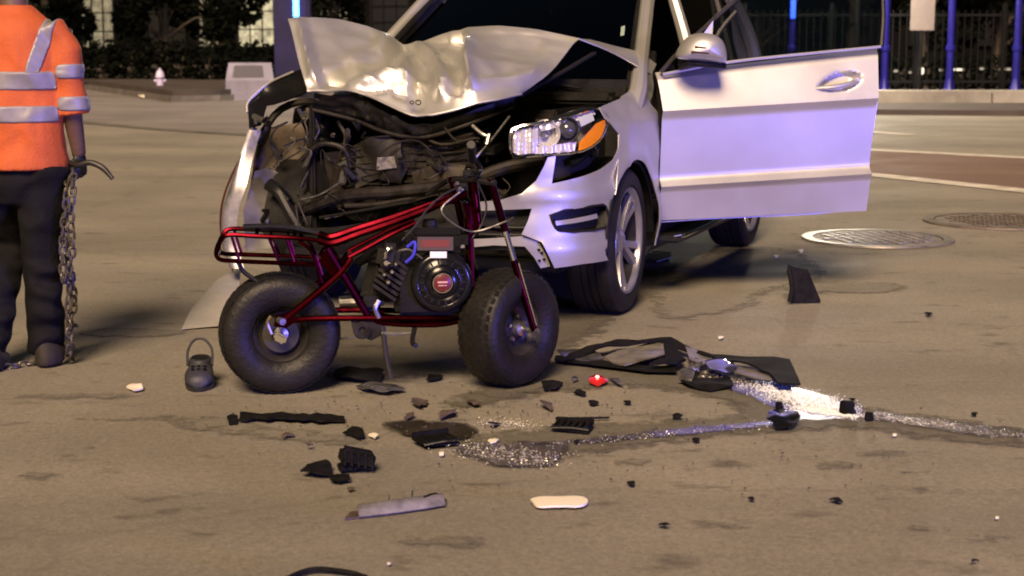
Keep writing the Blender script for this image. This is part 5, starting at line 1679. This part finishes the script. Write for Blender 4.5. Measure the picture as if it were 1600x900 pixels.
run_chain([g0 + Vector((.01, -.02, .03)), ps(114, 290, -.09), ps(110, 340, -.10), ps(112, 400, -.10), ps(100, 440, -.10), ps(98, 380, -.11), ps(104, 310, -.10), g0 + Vector((-.01, -.03, .0))])
run_chain([ps(110, 420, -.04), ps(116, 470, -.03), ps(108, 520, -.03), Vector((ps(112, 548).x, PY + .02, .02))])
part('hook', tube([g0 + Vector((-.02, -.02, .05)), ps(122, 258, -.04), ps(140, 254, -.05), ps(160, 262, -.06), ps(176, 279, -.07)], [.010, .012, .013, .013, .009], 10, 5), mat('hook_iron', (.03, .027, .026), .5, .5), chn, world=True)
# ================================================================== WET ROAD
def wet(name, dark=(.030, .027, .024), r0=.04, r1=.30, bs=.5, bscale=55):
    m, n, l, b = node_mat(name)
    tc = n.new('ShaderNodeTexCoord').outputs['Object']
    col = ramp(n, l, nz(n, l, tc, 9, 5, .65), .35, .7, dark, tuple(c * 1.9 for c in dark))
    l.new(col, b.inputs['Base Color'])
    rg = ramp(n, l, nz(n, l, tc, 14, 5, .7), .38, .66, (r0,) * 3, (r1,) * 3)
    l.new(rg, b.inputs['Roughness'])
    b.inputs['IOR'].default_value = 1.4
    bp = n.new('ShaderNodeBump')
    bp.inputs['Strength'].default_value = bs
    bp.inputs['Distance'].default_value = .008
    l.new(nz(n, l, tc, bscale, 4, .75), bp.inputs['Height'])
    l.new(bp.outputs[0], b.inputs['Normal'])
    return m
WET = wet('wet_road', r0=.10, r1=.26, bs=.16, bscale=38)
WETR = wet('wet_rough_road', (.05, .044, .038), .05, .45, .9, 60)
DAMP = asphalt('damp_asphalt', (.105, .097, .080), (.145, .134, .111), .6, (.045, .04, .036), False)
def ragged(P, amp, seed, res=.03):
    P = densify(chaikin(P, 2), res)
    return [(x + amp * noise.noise(Vector((x * 9, y * 9, seed))) + amp * .6 * noise.noise(Vector((x * 26, y * 26, seed))), y + 1.6 * amp * noise.noise(Vector((x * 9, y * 9, seed + 7))) + amp * noise.noise(Vector((x * 26, y * 26, seed + 3)))) for x, y in P]
def soft(m, lim=1.0):
    """let the sheet thin out to nothing along its ragged border (attribute fade)"""
    n, l = m.node_tree.nodes, m.node_tree.links
    out = n['Material Output']
    b = n['Principled BSDF']
    at_ = n.new('ShaderNodeAttribute'); at_.attribute_name = 'fade'
    tc = n.new('ShaderNodeTexCoord').outputs['Object']
    ad = n.new('ShaderNodeMath'); ad.operation = 'MULTIPLY_ADD'
    ad.inputs[1].default_value = 1.3
    l.new(nz(n, l, tc, 11, 5, .7), ad.inputs[0])
    l.new(at_.outputs['Fac'], ad.inputs[2])
    f = ramp(n, l, ad.outputs[0], .66, lim, (0, 0, 0), (1, 1, 1))
    tr = n.new('ShaderNodeBsdfTransparent')
    mx = n.new('ShaderNodeMixShader')
    l.new(f, mx.inputs[0]); l.new(tr.outputs[0], mx.inputs[1]); l.new(b.outputs[0], mx.inputs[2])
    l.new(mx.outputs[0], out.inputs[0])
    return m
for m_ in (WET, WETR, DAMP): soft(m_)
def puddle(name, pix, z, m, seed, amp=.02, fw=.10):
    P = [(G(x, y).x, G(x, y).y) for x, y in pix]
    o2 = ragged(P, amp, seed, .05)
    o = struct(name, sheet(o2, lambda a, b: (a, b, z), .05), m)
    at_ = o.data.attributes.new('fade', 'FLOAT', 'POINT')
    segs = list(zip(o2, o2[1:] + o2[:1]))
    for i, v in enumerate(o.data.vertices):
        d = min((v.co.x - q[0]) ** 2 + (v.co.y - q[1]) ** 2 for q in o2)
        at_.data[i].value = min(1.0, sqrt(d) / fw)
    return o
puddle('damp_shadow_patch', [(640, 640), (860, 560), (960, 545), (1090, 590), (1230, 612), (1380, 640), (1600, 668), (1640, 700), (1500, 700), (1330, 668), (1100, 690), (940, 706), (820, 745), (690, 715), (720, 680), (930, 660), (1180, 650), (1060, 612), (900, 606), (760, 640)], .004, DAMP, 1, .03, .28)
puddle('puddle', [(1074, 580), (1120, 584), (1180, 594), (1240, 604), (1300, 622), (1350, 642), (1350, 658), (1290, 661), (1245, 660), (1225, 648), (1180, 628), (1120, 606)], .008, WET, 2, .016)
puddle('wet_streak', [(1340, 644), (1420, 650), (1500, 662), (1620, 672), (1620, 690), (1500, 684), (1420, 668), (1345, 658)], .0085, WETR, 3, .02)
puddle('wet_streak', [(1240, 660), (1150, 664), (1060, 672), (960, 682), (880, 690), (830, 694), (840, 702), (940, 696), (1060, 684), (1160, 674), (1250, 667)], .0088, WET, 4, .012)
puddle('wet_streak', [(700, 704), (760, 692), (850, 692), (900, 698), (880, 716), (860, 736), (800, 738), (740, 722)], .0083, WETR, 5, .02)
puddle('puddle', [(584, 660), (640, 656), (735, 662), (752, 676), (742, 690), (690, 692), (640, 690), (606, 676)], .008, soft(wet('dark_fluid', (.022, .018, .014), .06, .2, .25, 40)), 6, .012)
puddle('damp_shadow_patch', [(1010, 500), (1010, 440), (1100, 392), (1190, 384), (1250, 392), (1292, 420), (1288, 444), (1200, 452), (1190, 480), (1080, 500)], .0045, soft(asphalt('shadowed_asphalt', (.180, .168, .142), (.232, .216, .182), .66, (.06, .055, .05), False), 1.4), 8, .03, .25)  # soft shadow by the front wheel and door, painted as darker asphalt
puddle('damp_shadow_patch', [(330, 560), (420, 590), (560, 600), (760, 585), (880, 560), (980, 500), (900, 470), (600, 480), (400, 520)], .0042, DAMP, 9, .04, .3)
puddle('damp_shadow_patch', [(260, 640), (420, 664), (600, 690), (580, 700), (400, 690), (250, 664)], .0043, soft(asphalt('damp_asphalt_c', (.175, .163, .136), (.22, .205, .172), .66, (.07, .062, .055), False), 1.4), 10, .04, .2)

SME = soft(asphalt('smeared_asphalt', (.15, .139, .12), (.20, .185, .16), .66, (.08, .07, .06), False), 1.5)
for i, (px, py, w_, h_) in enumerate([(200, 520, 130, 12), (120, 620, 150, 8), (60, 745, 60, 9), (990, 724, 50, 10), (1310, 728, 60, 10), (1420, 735, 70, 8), (1440, 830, 60, 10), (1120, 822, 90, 6), (1460, 770, 60, 8), (1540, 845, 90, 10), (230, 655, 200, 6), (1330, 450, 160, 14), (1080, 700, 40, 6), (700, 850, 120, 14)]):
    rng = random.Random(500 + i)
    puddle('road_stain', [(px + w_ * .75 * cos(2 * pi * j / 9) * rng.uniform(.75, 1.2), py + h_ * .8 * sin(2 * pi * j / 9) * rng.uniform(.75, 1.2)) for j in range(9)], .0034 + .00004 * i, SME, 20 + i, .02, .06 + .0007 * w_)

# ================================================================== WRECKAGE ON THE ROAD
SHB = mat('shard_black', (.009, .0085, .009), .7, var=.4, scale=22, bump=.3, bscale=90, spec=.07)
SHG = mat('shard_grey', (.15, .138, .125), .4, var=.4, scale=16)
SHW = mat('shard_white', (.80, .74, .64), .45, emit=None)
SHC = mat('shard_clear', (.30, .29, .32), .16, .8, var=.3, scale=20)
SHR = mat('red_lens', (.55, .02, .02), .15, coat=.6)
SHBR = mat('shard_brown', (.075, .055, .045), .6, var=.4, scale=18)
SHGL = mat('dark_glass_piece', (.03, .03, .07), .1, spec=.8)
def shard(name, pix, h, m, label, cat, seed=0, amp=.5, t=.006, group=None, lift=.0, res=None, jag=False):
    """a broken piece lying on the road: outline from the ground plane, domed and warped, with thickness"""
    P = [(G(x, y, h * .4).x, G(x, y, h * .4).y) for x, y in pix]
    cxm = sum(p[0] for p in P) / len(P); cym = sum(p[1] for p in P) / len(P)
    sz = max(max(abs(p[0] - cxm), abs(p[1] - cym)) for p in P)
    P = [(x + .05 * sz * noise.noise(Vector((x * 40, y * 40, seed))), y + .05 * sz * noise.noise(Vector((x * 40, y * 40, seed + 4)))) for x, y in densify(P, sz * .35)]
    def fn(a, b):
        k = ((a - cxm) / sz) ** 2 + ((b - cym) / sz) ** 2
        return (a, b, .010 + t + lift + max(0, h - t) * max(0, (1 - k * .55) * .75 + amp * noise.noise(Vector((a * 14 + seed, b * 14, seed)))))
    if jag:
        rj = random.Random(int(seed * 10) + 1)
        P = [(cxm + (x - cxm) * k_, cym + (y - cym) * k_) for (x, y), k_ in ((p, rj.uniform(.7, 1.15)) for p in P)]
    g = sheet(P, fn, res or max(.012, sz * .22), t=t)
    z0 = min(v.z for v in g[0])
    g = ([Vector((v.x, v.y, v.z - z0 + .009)) for v in g[0]], g[1])
    return thing(name, g, m, label, cat, group, ang=30)

# the black wedge right of the front wheel
def wedge():
    Y0 = G(1255, 474).y
    f = [at(1231, 416, Y0 + .03), at(1240, 420, Y0 + .05), at(1262, 424, Y0 + .06), at(1282, 472, Y0), at(1250, 476, Y0 - .02), at(1236, 474, Y0 - .03)]
    for p in f[3:]: p.z = max(p.z, .004)
    b = [p + Vector((.02, .13, -.5 * max(0, p.z - .0) * .4)) for p in f]
    g1 = thick(f, [(0, 1, 2, 3, 4, 5)], .012)
    g2 = gridmesh([[f[0], f[1], f[2], f[3]], [b[0], b[1], b[2], b[3]]], t=.008)
    e = empty('mudguard_piece', (f[4].x, f[4].y, .0), 'black wedge of plastic standing up on the road below the open door', 'debris')
    part('face', g1, SHB, e, world=True)
    part('flange', g2, SHB, e, world=True)
    part('rib', tube([at(1233, 420, Y0 + .0), at(1238, 450, Y0 - .03), at(1234, 472, Y0 - .045)], .014, 6, 2), SHB, e, world=True)
wedge()

# long torn bumper trim behind the puddle
bt = empty('bumper_trim', (G(1050, 585).x, G(1050, 585).y, 0), 'long torn black bumper trim with grey inner panels right of the front bike wheel', 'debris')
def gpart(name, pix, h, m, seed, t=.006, lift=0.0, warp=.4, rot=None):
    P = [(G(x, y, h).x, G(x, y, h).y) for x, y in pix]
    def fn(a, b): return (a, b, .012 + t + h * .6 + lift + warp * h * noise.noise(Vector((a * 6 + seed, b * 6, seed))))
    return part(name, sheet(densify(P, .05), fn, .04, t=t), m, bt, world=True)
gpart('trim_strip', [(890, 549), (930, 540), (964, 532), (1030, 527), (1048, 530), (1080, 541), (1113, 554), (1150, 557), (1185, 559), (1234, 560), (1251, 598), (1216, 598), (1202, 582), (1180, 572), (1156, 566), (1122, 560), (1086, 548), (1050, 538), (1030, 534), (964, 540), (920, 550), (880, 558)], .05, SHB, 1, .008)
gpart('trim_web', [(1036, 530), (1052, 534), (1072, 560), (1060, 566), (1014, 570), (1040, 558)], .05, SHB, 2, .010)
gpart('inner_panel', [(944, 556), (966, 548), (990, 541), (1034, 533), (1044, 552), (1010, 562), (976, 571), (958, 564)], .04, SHG, 3, .006)
gpart('inner_panel', [(1070, 542), (1100, 554), (1124, 562), (1098, 568), (1078, 562)], .04, SHG, 4, .006)
gpart('inner_panel', [(1152, 576), (1186, 582), (1200, 590), (1206, 597), (1180, 594), (1150, 586)], .02, SHG, 5, .006)
gpart('tip', [(870, 548), (898, 544), (936, 552), (944, 558), (914, 562), (880, 556)], .035, SHC, 6, .006)
gpart('lower_sheet', [(868, 558), (930, 564), (1000, 574), (1056, 576), (1058, 584), (1010, 583), (920, 572), (866, 566)], .015, SHB, 7, .006)
shard('lamp_cluster', [(1060, 596), (1062, 584), (1076, 572), (1092, 568), (1098, 576), (1092, 586), (1080, 597)], .04, mat('bent_chrome', (.5, .48, .45), .22, .9, var=.4, scale=30, bump=.6, bscale=50), 'crumpled bright chrome lamp housing lying against the torn trim', 'debris', 3.2, 1.2, res=.018)
shard('lens_piece', [(1100, 572), (1118, 562), (1140, 566), (1152, 582), (1134, 588), (1108, 582)], .06, SHGL, 'dark blue curved lens piece beside the bright chrome housing', 'debris', 4.1)
shard('plastic_sheet', [(1060, 596), (1090, 594), (1140, 592), (1146, 606), (1110, 612), (1076, 606)], .025, SHB, 'dark flat plastic sheet lying in front of the chrome housing', 'debris', 5.2)
rl = shard('red_lens', [(918, 594), (930, 588), (944, 592), (950, 599), (934, 603), (920, 600)], .03, SHR, 'small glowing red lens fragment near the front bike wheel', 'debris', 2.2)
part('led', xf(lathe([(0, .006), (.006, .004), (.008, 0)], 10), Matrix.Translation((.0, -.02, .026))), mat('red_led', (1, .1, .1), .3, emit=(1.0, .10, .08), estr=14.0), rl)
shard('lens_splinter', [(950, 592), (966, 598), (974, 606), (962, 602)], .02, SHC, 'pale splinter just right of the glowing red lens', 'debris', 2.9)
shard('lens_splinter', [(893, 592), (900, 590), (904, 596), (896, 599)], .015, SHC, 'pale splinter just left of the glowing red lens', 'debris', 2.4)

# foreground pieces
ws_ = shard('white_strip', chaikin([(828, 785), (838, 781), (870, 782), (906, 779), (918, 784), (918, 792), (906, 796), (872, 796), (840, 797), (834, 791)], 2), .012, SHW, 'flat white strip with rounded end lying alone in the foreground', 'debris', 1.1, .1, .006)
def lens_strip():
    c = [G(556, 808), G(600, 803), G(645, 797), G(690, 790)]
    A = [p + Vector((0, .045, .012 + .004 * i)) for i, p in enumerate(c)]
    B = [p + Vector((.004, .02, .034 - .004 * abs(i - 1.5))) for i, p in enumerate(c)]
    B2 = [p + Vector((.008, -.008, .030 - .006 * abs(i - 1.5))) for i, p in enumerate(c)]
    Cc = [p + Vector((.012, -.03, .008)) for p in c]
    e = empty('chrome_trim', (c[1].x, c[1].y, .0), 'thin shiny chrome trim piece lying in the foreground left of the white strip', 'debris')
    part('shell', gridmesh(loftgrid([A, B, B2, Cc], 4), t=.004), mat('smoked_chrome', (.26, .245, .26), .2, .35, var=.4, scale=14, coat=.5), e, world=True, ang=60)
    part('base', thick([p + Vector((-.02, .03, .008)) for p in c] + [p + Vector((-.03, -.04, .008)) for p in reversed(c)], [(0, 1, 2, 3, 4, 5, 6, 7)], .006), SHBR, e, world=True)
    part('tail', tube([c[2] + Vector((.03, .02, .028)), c[3] + Vector((-.02, .015, .026)), c[3] + Vector((.012, .0, .012))], [.008, .011, .006], 8, 3), SHB, e, world=True)
    for q in ((608, 792), (644, 784)):
        g = G(*q)
        part('clip', tube([g + Vector((0, -.01, .02)), g + Vector((.002, -.01, .04))], .003, 6), SHC, e, world=True)
lens_strip()
shard('black_shard', [(470, 741), (480, 730), (508, 722), (518, 730), (519, 742), (494, 744)], .035, SHB, 'triangular black shard, leftmost of three chunks in the left foreground', 'debris', 1.5)
def ribbed():
    c = G(558, 738)
    e = empty('ribbed_chunk', (c.x, c.y, .0), 'ribbed black chunk, largest of three chunks in the left foreground', 'debris', .25)
    part('block', xf(box((0, 0, .05), (.115, .07, .055), Matrix.Rotation(.25, 4, 'Y'), .012), Matrix.Identity(4)), SHB, e)
    for k in range(5):
        part('rib', box((-.045 + k * .022, -.037, .052 + .005 * (2 - k)), (.008, .012, .05)), SHB, e, smooth=False)
    part('foot', box((-.03, .01, .018), (.06, .06, .018), None, .004), SHB, e)
ribbed()
shard('black_shard', [(514, 750), (526, 746), (546, 744), (547, 753), (530, 757), (516, 755)], .018, SHB, 'flat black sliver in front of the ribbed chunk', 'debris', 1.9)
# long ragged strip
def ragstrip():
    P = []
    rng = random.Random(5)
    top = [(374 + k * 11, 646 + rng.uniform(-1.5, 2) + k * .5) for k in range(16)]
    bot = [(374 + k * 11, 657 + rng.uniform(-1, 3) + k * .25) for k in range(15, -1, -1)]
    shard('ragged_strip', top + bot, .022, SHB, 'long ragged black strip lying left of the dark fluid puddle', 'debris', 6.1, .5, .007)
ragstrip()
shard('black_shard', [(354, 655), (362, 650), (372, 654), (370, 663), (358, 664)], .02, SHB, 'small black scrap at the left end of the long ragged strip', 'debris', 2.1)
br = shard('bracket_scrap', [(536, 680), (552, 668), (566, 672), (570, 684), (560, 688), (548, 682)], .02, SHB, 'small black hooked bracket left of the dark fluid puddle', 'debris', 3.1)
shard('white_chip', [(576, 684), (584, 681), (592, 684), (586, 688)], .01, SHW, 'tiny white chip beside the small hooked bracket', 'debris', 3.3)
def grid_scrap(cx0, cy0, w_, d_, h_, rz, label, m):
    c = G(cx0, cy0)
    e = empty('grille_scrap', (c.x, c.y, .005), label, 'debris', rz)
    part('tray', box((0, 0, .012), (w_, d_, .012), Matrix.Rotation(.08, 4, 'Y'), .004), m, e)
    part('side', box((0, d_ / 2, .012 + h_ / 2), (w_, .01, h_), Matrix.Rotation(.15, 4, 'X'), .003), m, e)
    for k in range(6):
        part('bar', box((-w_ / 2 + w_ * (k + .5) / 6, 0, .022), (.008, d_ * .9, .012)), m, e, smooth=False)
    part('edge_trim', tube([(-w_ / 2, -d_ / 2, .02), (0, -d_ / 2 - .006, .026), (w_ / 2, -d_ / 2, .02)], .005, 6, 2), CHR, e)
grid_scrap(682, 697, .14, .10, .03, .5, 'broken grille scrap with chrome edge on the dark fluid puddle', SHB)
grid_scrap(894, 675, .14, .10, .025, -.25, 'broken grille scrap right of the wet patch, under a thin rod', SHB)
thing('thin_rod', tube([G(868, 659) + Vector((0, 0, .013)), G(910, 659) + Vector((0, 0, .014)), G(952, 658) + Vector((0, 0, .013))], .005, 6, 2), SHB, 'thin straight black rod behind the right grille scrap', 'rod')
shard('black_lump', [(1196, 660), (1206, 648), (1222, 642), (1240, 650), (1250, 660), (1236, 668), (1212, 668)], .05, BLKG, 'glossy black lump with a glint at the fork of the wet streaks', 'debris', 4.4, .9)
def cube(px, py, s, label, seed):
    c = G(px, py)
    R = Matrix.Rotation(seed, 4, 'Z')
    g = xf(join(box((0, 0, s * .5 + .009), (s, s * .8, s), Matrix.Rotation(.12, 4, 'Y'), s * .1), box((s * .3, -s * .3, s * .2 + .009), (s * .5, s * .5, s * .4), None, s * .08)), Matrix.Translation(c) @ R)
    thing('black_block', g, SHB, label, 'debris')
cube(1323, 650, .048, 'square black block at the end of the bright wet glare', .3)
cube(1357, 660, .030, 'small black block just right of the square one', 1.0)
cube(1217, 641, .024, 'small black block on the near edge of the bright glare', .7)
# clog
def clog():
    c = G(312, 606)
    e = empty('clog_shoe', (c.x, c.y, 0), 'dark rubber clog with raised heel strap left of the rear bike tyre', 'shoe', .12)
    CL = mat('clog_rubber', (.030, .030, .042), .6, var=.3, scale=12)
    g = fuse(join(rings([((0, y, .012 + h_ * .5), (w_, 0, 0), (0, 0, h_ * .5)) for y, w_, h_ in ((-.085, .018, .03), (-.075, .040, .05), (-.045, .055, .066), (-.005, .060, .078), (.035, .056, .085), (.06, .05, .085))], 18),
                 rings([((0, .085, .012), (.050, 0, 0), (0, .085, 0)), ((0, .085, .06), (.050, 0, 0), (0, .082, 0)), ((0, .085, .095), (.046, 0, 0), (0, .075, 0)), ((0, .085, .108), (.044, 0, 0), (0, .070, 0))], 18)), .006, 4)
    b = part('upper', g, CL, e, ang=60)
    part('opening', rings([((0, .09, .104), (.036, 0, 0), (0, .056, 0)), ((0, .09, .1105), (.036, 0, 0), (0, .056, 0))], 18), BLK, e)
    part('sole', rings([((0, .04, .0), (.058, 0, 0), (0, .128, 0)), ((0, .04, .018), (.061, 0, 0), (0, .131, 0)), ((0, .04, .022), (.055, 0, 0), (0, .124, 0))], 24), mat('clog_sole', (.016, .016, .02), .4), e, ang=60)
    part('heel_strap', tube([(-.048, .04, .085), (-.050, .09, .135), (-.026, .13, .172), (.014, .13, .174), (.046, .10, .140), (.050, .04, .085)], .0055, 8, 4), CL, e)
    for k in range(6):
        part('vent_hole', xf(lathe([(0, .002), (.007, .002), (.008, -.002)], 8), Matrix.Translation((-.024 + (k % 3) * .024, -.030 + (k // 3) * .025, .082 + (k // 3) * .007)) @ Matrix.Rotation(.3, 4, 'X')), BLKG, e)
clog()
# silver panel behind the rear tyre
def silverpanel():
    P = [[G(284, 517) + Vector((0, 0, .012)), G(320, 514) + Vector((0, 0, .014)), G(372, 512) + Vector((0, 0, .02))],
         [G(300, 496) + Vector((0, .05, .05)), G(336, 480) + Vector((0, .0, .12)), G(376, 474) + Vector((0, 0, .14))],
         [G(330, 470) + Vector((0, .0, .06)), G(356, 462) + Vector((0, -.1, .13)), G(384, 456) + Vector((0, -.1, .15))]]
    thing('panel_fragment', gridmesh(loftgrid(P, 5), t=.006), mat('silver_shard', (.50, .48, .47), .4, .4, var=.15, scale=6), 'silver body panel fragment lying behind the rear bike tyre', 'debris', ang=60)
silverpanel()
# around the bike
shard('dark_patch', [(520, 592), (524, 580), (560, 576), (600, 582), (596, 594), (560, 596)], .04, SHB, 'flat dark patch under the bike behind the kickstand', 'debris', 7.1)  # flat dark shape on the road below the bike
shard('foil_scrap', [(556, 604), (580, 598), (612, 602), (632, 612), (604, 618), (572, 614)], .02, SHC, 'crumpled bright foil scrap below the kickstand', 'debris', 7.6, 1.4, .003, res=.012)
shard('black_shard', [(846, 602), (862, 594), (880, 600), (872, 609), (850, 610)], .03, SHB, 'black scrap at the foot of the front bike tyre', 'debris', 7.9)
shard('glass_scrap', [(1006, 402), (1022, 394), (1048, 396), (1050, 404), (1026, 410)], .02, mat('green_glass', (.22, .28, .22), .2), 'greenish glass scrap on the road under the SUV sill', 'debris', 8.3)
shard('white_chip', [(198, 608), (206, 603), (220, 604), (224, 610), (210, 613)], .015, SHW, 'crumpled white chip on the road left of the clog', 'debris', 8.8, 1.0)
# loop at the very bottom edge
thing('black_loop', tube([G(446, 912) + Vector((0, 0, .012)), G(474, 901) + Vector((0, 0, .014)), G(500, 898) + Vector((0, 0, .016)), G(545, 902) + Vector((0, 0, .014)), G(572, 909) + Vector((0, 0, .012))], .007, 8, 4), SHB, 'curved black strip cut by the bottom edge of the picture', 'debris')
# small scattered scraps, each its own thing
SCR = [(1057, 653, 20, 'dark scrap standing between the thin rod and the black lump'), (986, 758, 18, 'black scrap right of and behind the white strip'), (1174, 782, 12, 'tiny dark scrap midway between white strip and right edge'),
       (1306, 783, 20, 'dark upturned scrap in the right foreground'), (1037, 824, 18, 'black pebble-like scrap in the foreground right of the white strip'), (1451, 492, 16, 'thin black sliver on open road right of the black wedge'),
       (1522, 881, 12, 'tiny black scrap in the lower right corner'), (1522, 648, 12, 'small dark sliver above the wet streak at right'), (1332, 626, 14, 'little dark scrap behind the square black block'),
       (656, 632, 34, 'brown flattened scrap in front of the bike engine'), (738, 632, 26, 'brown scrap below the front bike tyre'), (854, 636, 26, 'dark brown scrap right of the front bike tyre'),
       (906, 616, 22, 'black scrap in front of the glowing red lens'), (926, 632, 22, 'flat dark scrap below the glowing red lens'), (980, 630, 18, 'dark scrap between red lens and thin rod'),
       (700, 648, 38, 'long brown scrap behind the dark fluid puddle'), (640, 652, 20, 'small brown scrap at the back edge of the dark fluid puddle'), (484, 700, 14, 'small brown scrap behind the ribbed chunk'),
       (548, 766, 14, 'thin brown sliver in front of the black shards'), (450, 682, 20, 'thin brown sliver below the ragged strip'), (676, 592, 30, 'dark flat scrap under the bike engine'), (900, 692, 14, 'black scrap in front of the right grille scrap'),
       (1088, 690, 16, 'dark scrap lying on the long wet streak'), (770, 664, 22, 'dark scrap at the right end of the fluid puddle'), (115, 508, 16, 'dark scrap on the road beside the hanging chain')]
for i, (px, py, w_, lb) in enumerate(SCR):
    rng = random.Random(100 + i)
    k = rng.choice([5, 7, 8, 9])
    tw = rng.uniform(-.12, .12)
    pix = [(px + w_ * .5 * cos(2 * pi * j / k) * rng.uniform(.6, 1.2), py + tw * w_ * cos(2 * pi * j / k) + w_ * .17 * sin(2 * pi * j / k) * rng.uniform(.6, 1.2)) for j in range(k)]
    shard('plastic_scrap', pix, rng.uniform(.008, .018) * (1 + w_ / 40), SHBR if 'brown' in lb else SHB, lb, 'debris', i * 1.7, .9, .004, 'small scraps scattered on the road', jag=True)
CHP = [(1558, 813, 9, 'tiny pale chip near the right edge of the foreground'), (608, 885, 8, 'tiny pale chip near the bottom, left of centre'), (1126, 529, 10, 'tiny bright chip behind the torn trim'), (1214, 402, 8, 'tiny bright glass chip above the black wedge'),
       (1398, 683, 8, 'tiny white chip in front of the wet streak at right'), (222, 151, 10, 'white litter on the far pavement by the hydrant'), (690, 712, 12, 'bright chip in front of the left grille scrap'), (770, 692, 20, 'pale chip on the rough wet patch'), (1252, 394, 9, 'tiny bright glass chip near the shiny manhole')]
for i, (px, py, w_, lb) in enumerate(CHP):
    rng = random.Random(200 + i)
    pix = [(px + w_ * .5 * cos(2 * pi * j / 6) * rng.uniform(.6, 1.2), py + w_ * .22 * sin(2 * pi * j / 6) * rng.uniform(.6, 1.2)) for j in range(6)]
    sc_ = G(px, py).y / 6
    shard('pale_chip', pix, .012 * sc_, SHW, lb, 'debris', i * 2.3, .8, .003, 'pale chips scattered on the road')
# uncountable crumbs: pale ones for glare and glints, and grit
def crumbs(name, m, label, n, seed, smin, smax, areas):
    rng = random.Random(seed)
    V, Fs = [], []
    for _ in range(n):
        (ax, ay, bx2, by2, wv) = rng.choice(areas)
        t = rng.random()
        px = ax + (bx2 - ax) * t + rng.gauss(0, wv); py = ay + (by2 - ay) * t + rng.gauss(0, wv * .28)
        if py < 380: continue
        c = G(px, min(py, 905)); s = rng.uniform(smin, smax)
        k = len(V)
        a = rng.uniform(0, 6)
        for j in range(3):
            V.append(c + Vector((s * cos(a + 2.1 * j), s * sin(a + 2.1 * j), .010)))
        V.append(c + Vector((rng.uniform(-s, s) * .3, rng.uniform(-s, s) * .3, .010 + s * rng.uniform(.6, 1.2))))
        Fs += [(k, k + 1, k + 3), (k + 1, k + 2, k + 3), (k + 2, k, k + 3)]
    o = thing(name, (V, Fs), m, label, 'debris', None, 'stuff', smooth=False)
crumbs('glint_crumbs', mat('glass_crumb', (.76, .82, .90), .2, .0), 'dense spill of pale crumbs standing in for white glare on the wet streak', 4200, 3, .0016, .0036, [(1180, 606, 1300, 630, 13), (1200, 622, 1330, 648, 13), (1240, 640, 1335, 655, 10), (1190, 612, 1330, 642, 14)])  # pale crumbs added where the wet road glares white
crumbs('glint_crumbs', mat('glint_glass_crumb', (.62, .60, .55), .2, .1), 'thin scatter of glass crumbs doubling as glints over the wet patches and streaks', 2100, 5, .0013, .0030, [(710, 706, 870, 722, 26), (730, 698, 860, 730, 24), (850, 700, 1240, 664, 10), (1090, 588, 1200, 612, 16), (1340, 650, 1500, 672, 11), (1340, 650, 1600, 686, 12), (760, 664, 830, 668, 14), (1200, 390, 1300, 420, 24)])  # glass specks, also put in as glints on the wet road
crumbs('grit', mat('grit', (.045, .04, .036), .8), 'dark grit and plastic crumbs strewn over the asphalt', 420, 4, .002, .007, [(380, 640, 1000, 640, 110), (500, 720, 1500, 720, 150), (500, 640, 1200, 660, 90)])
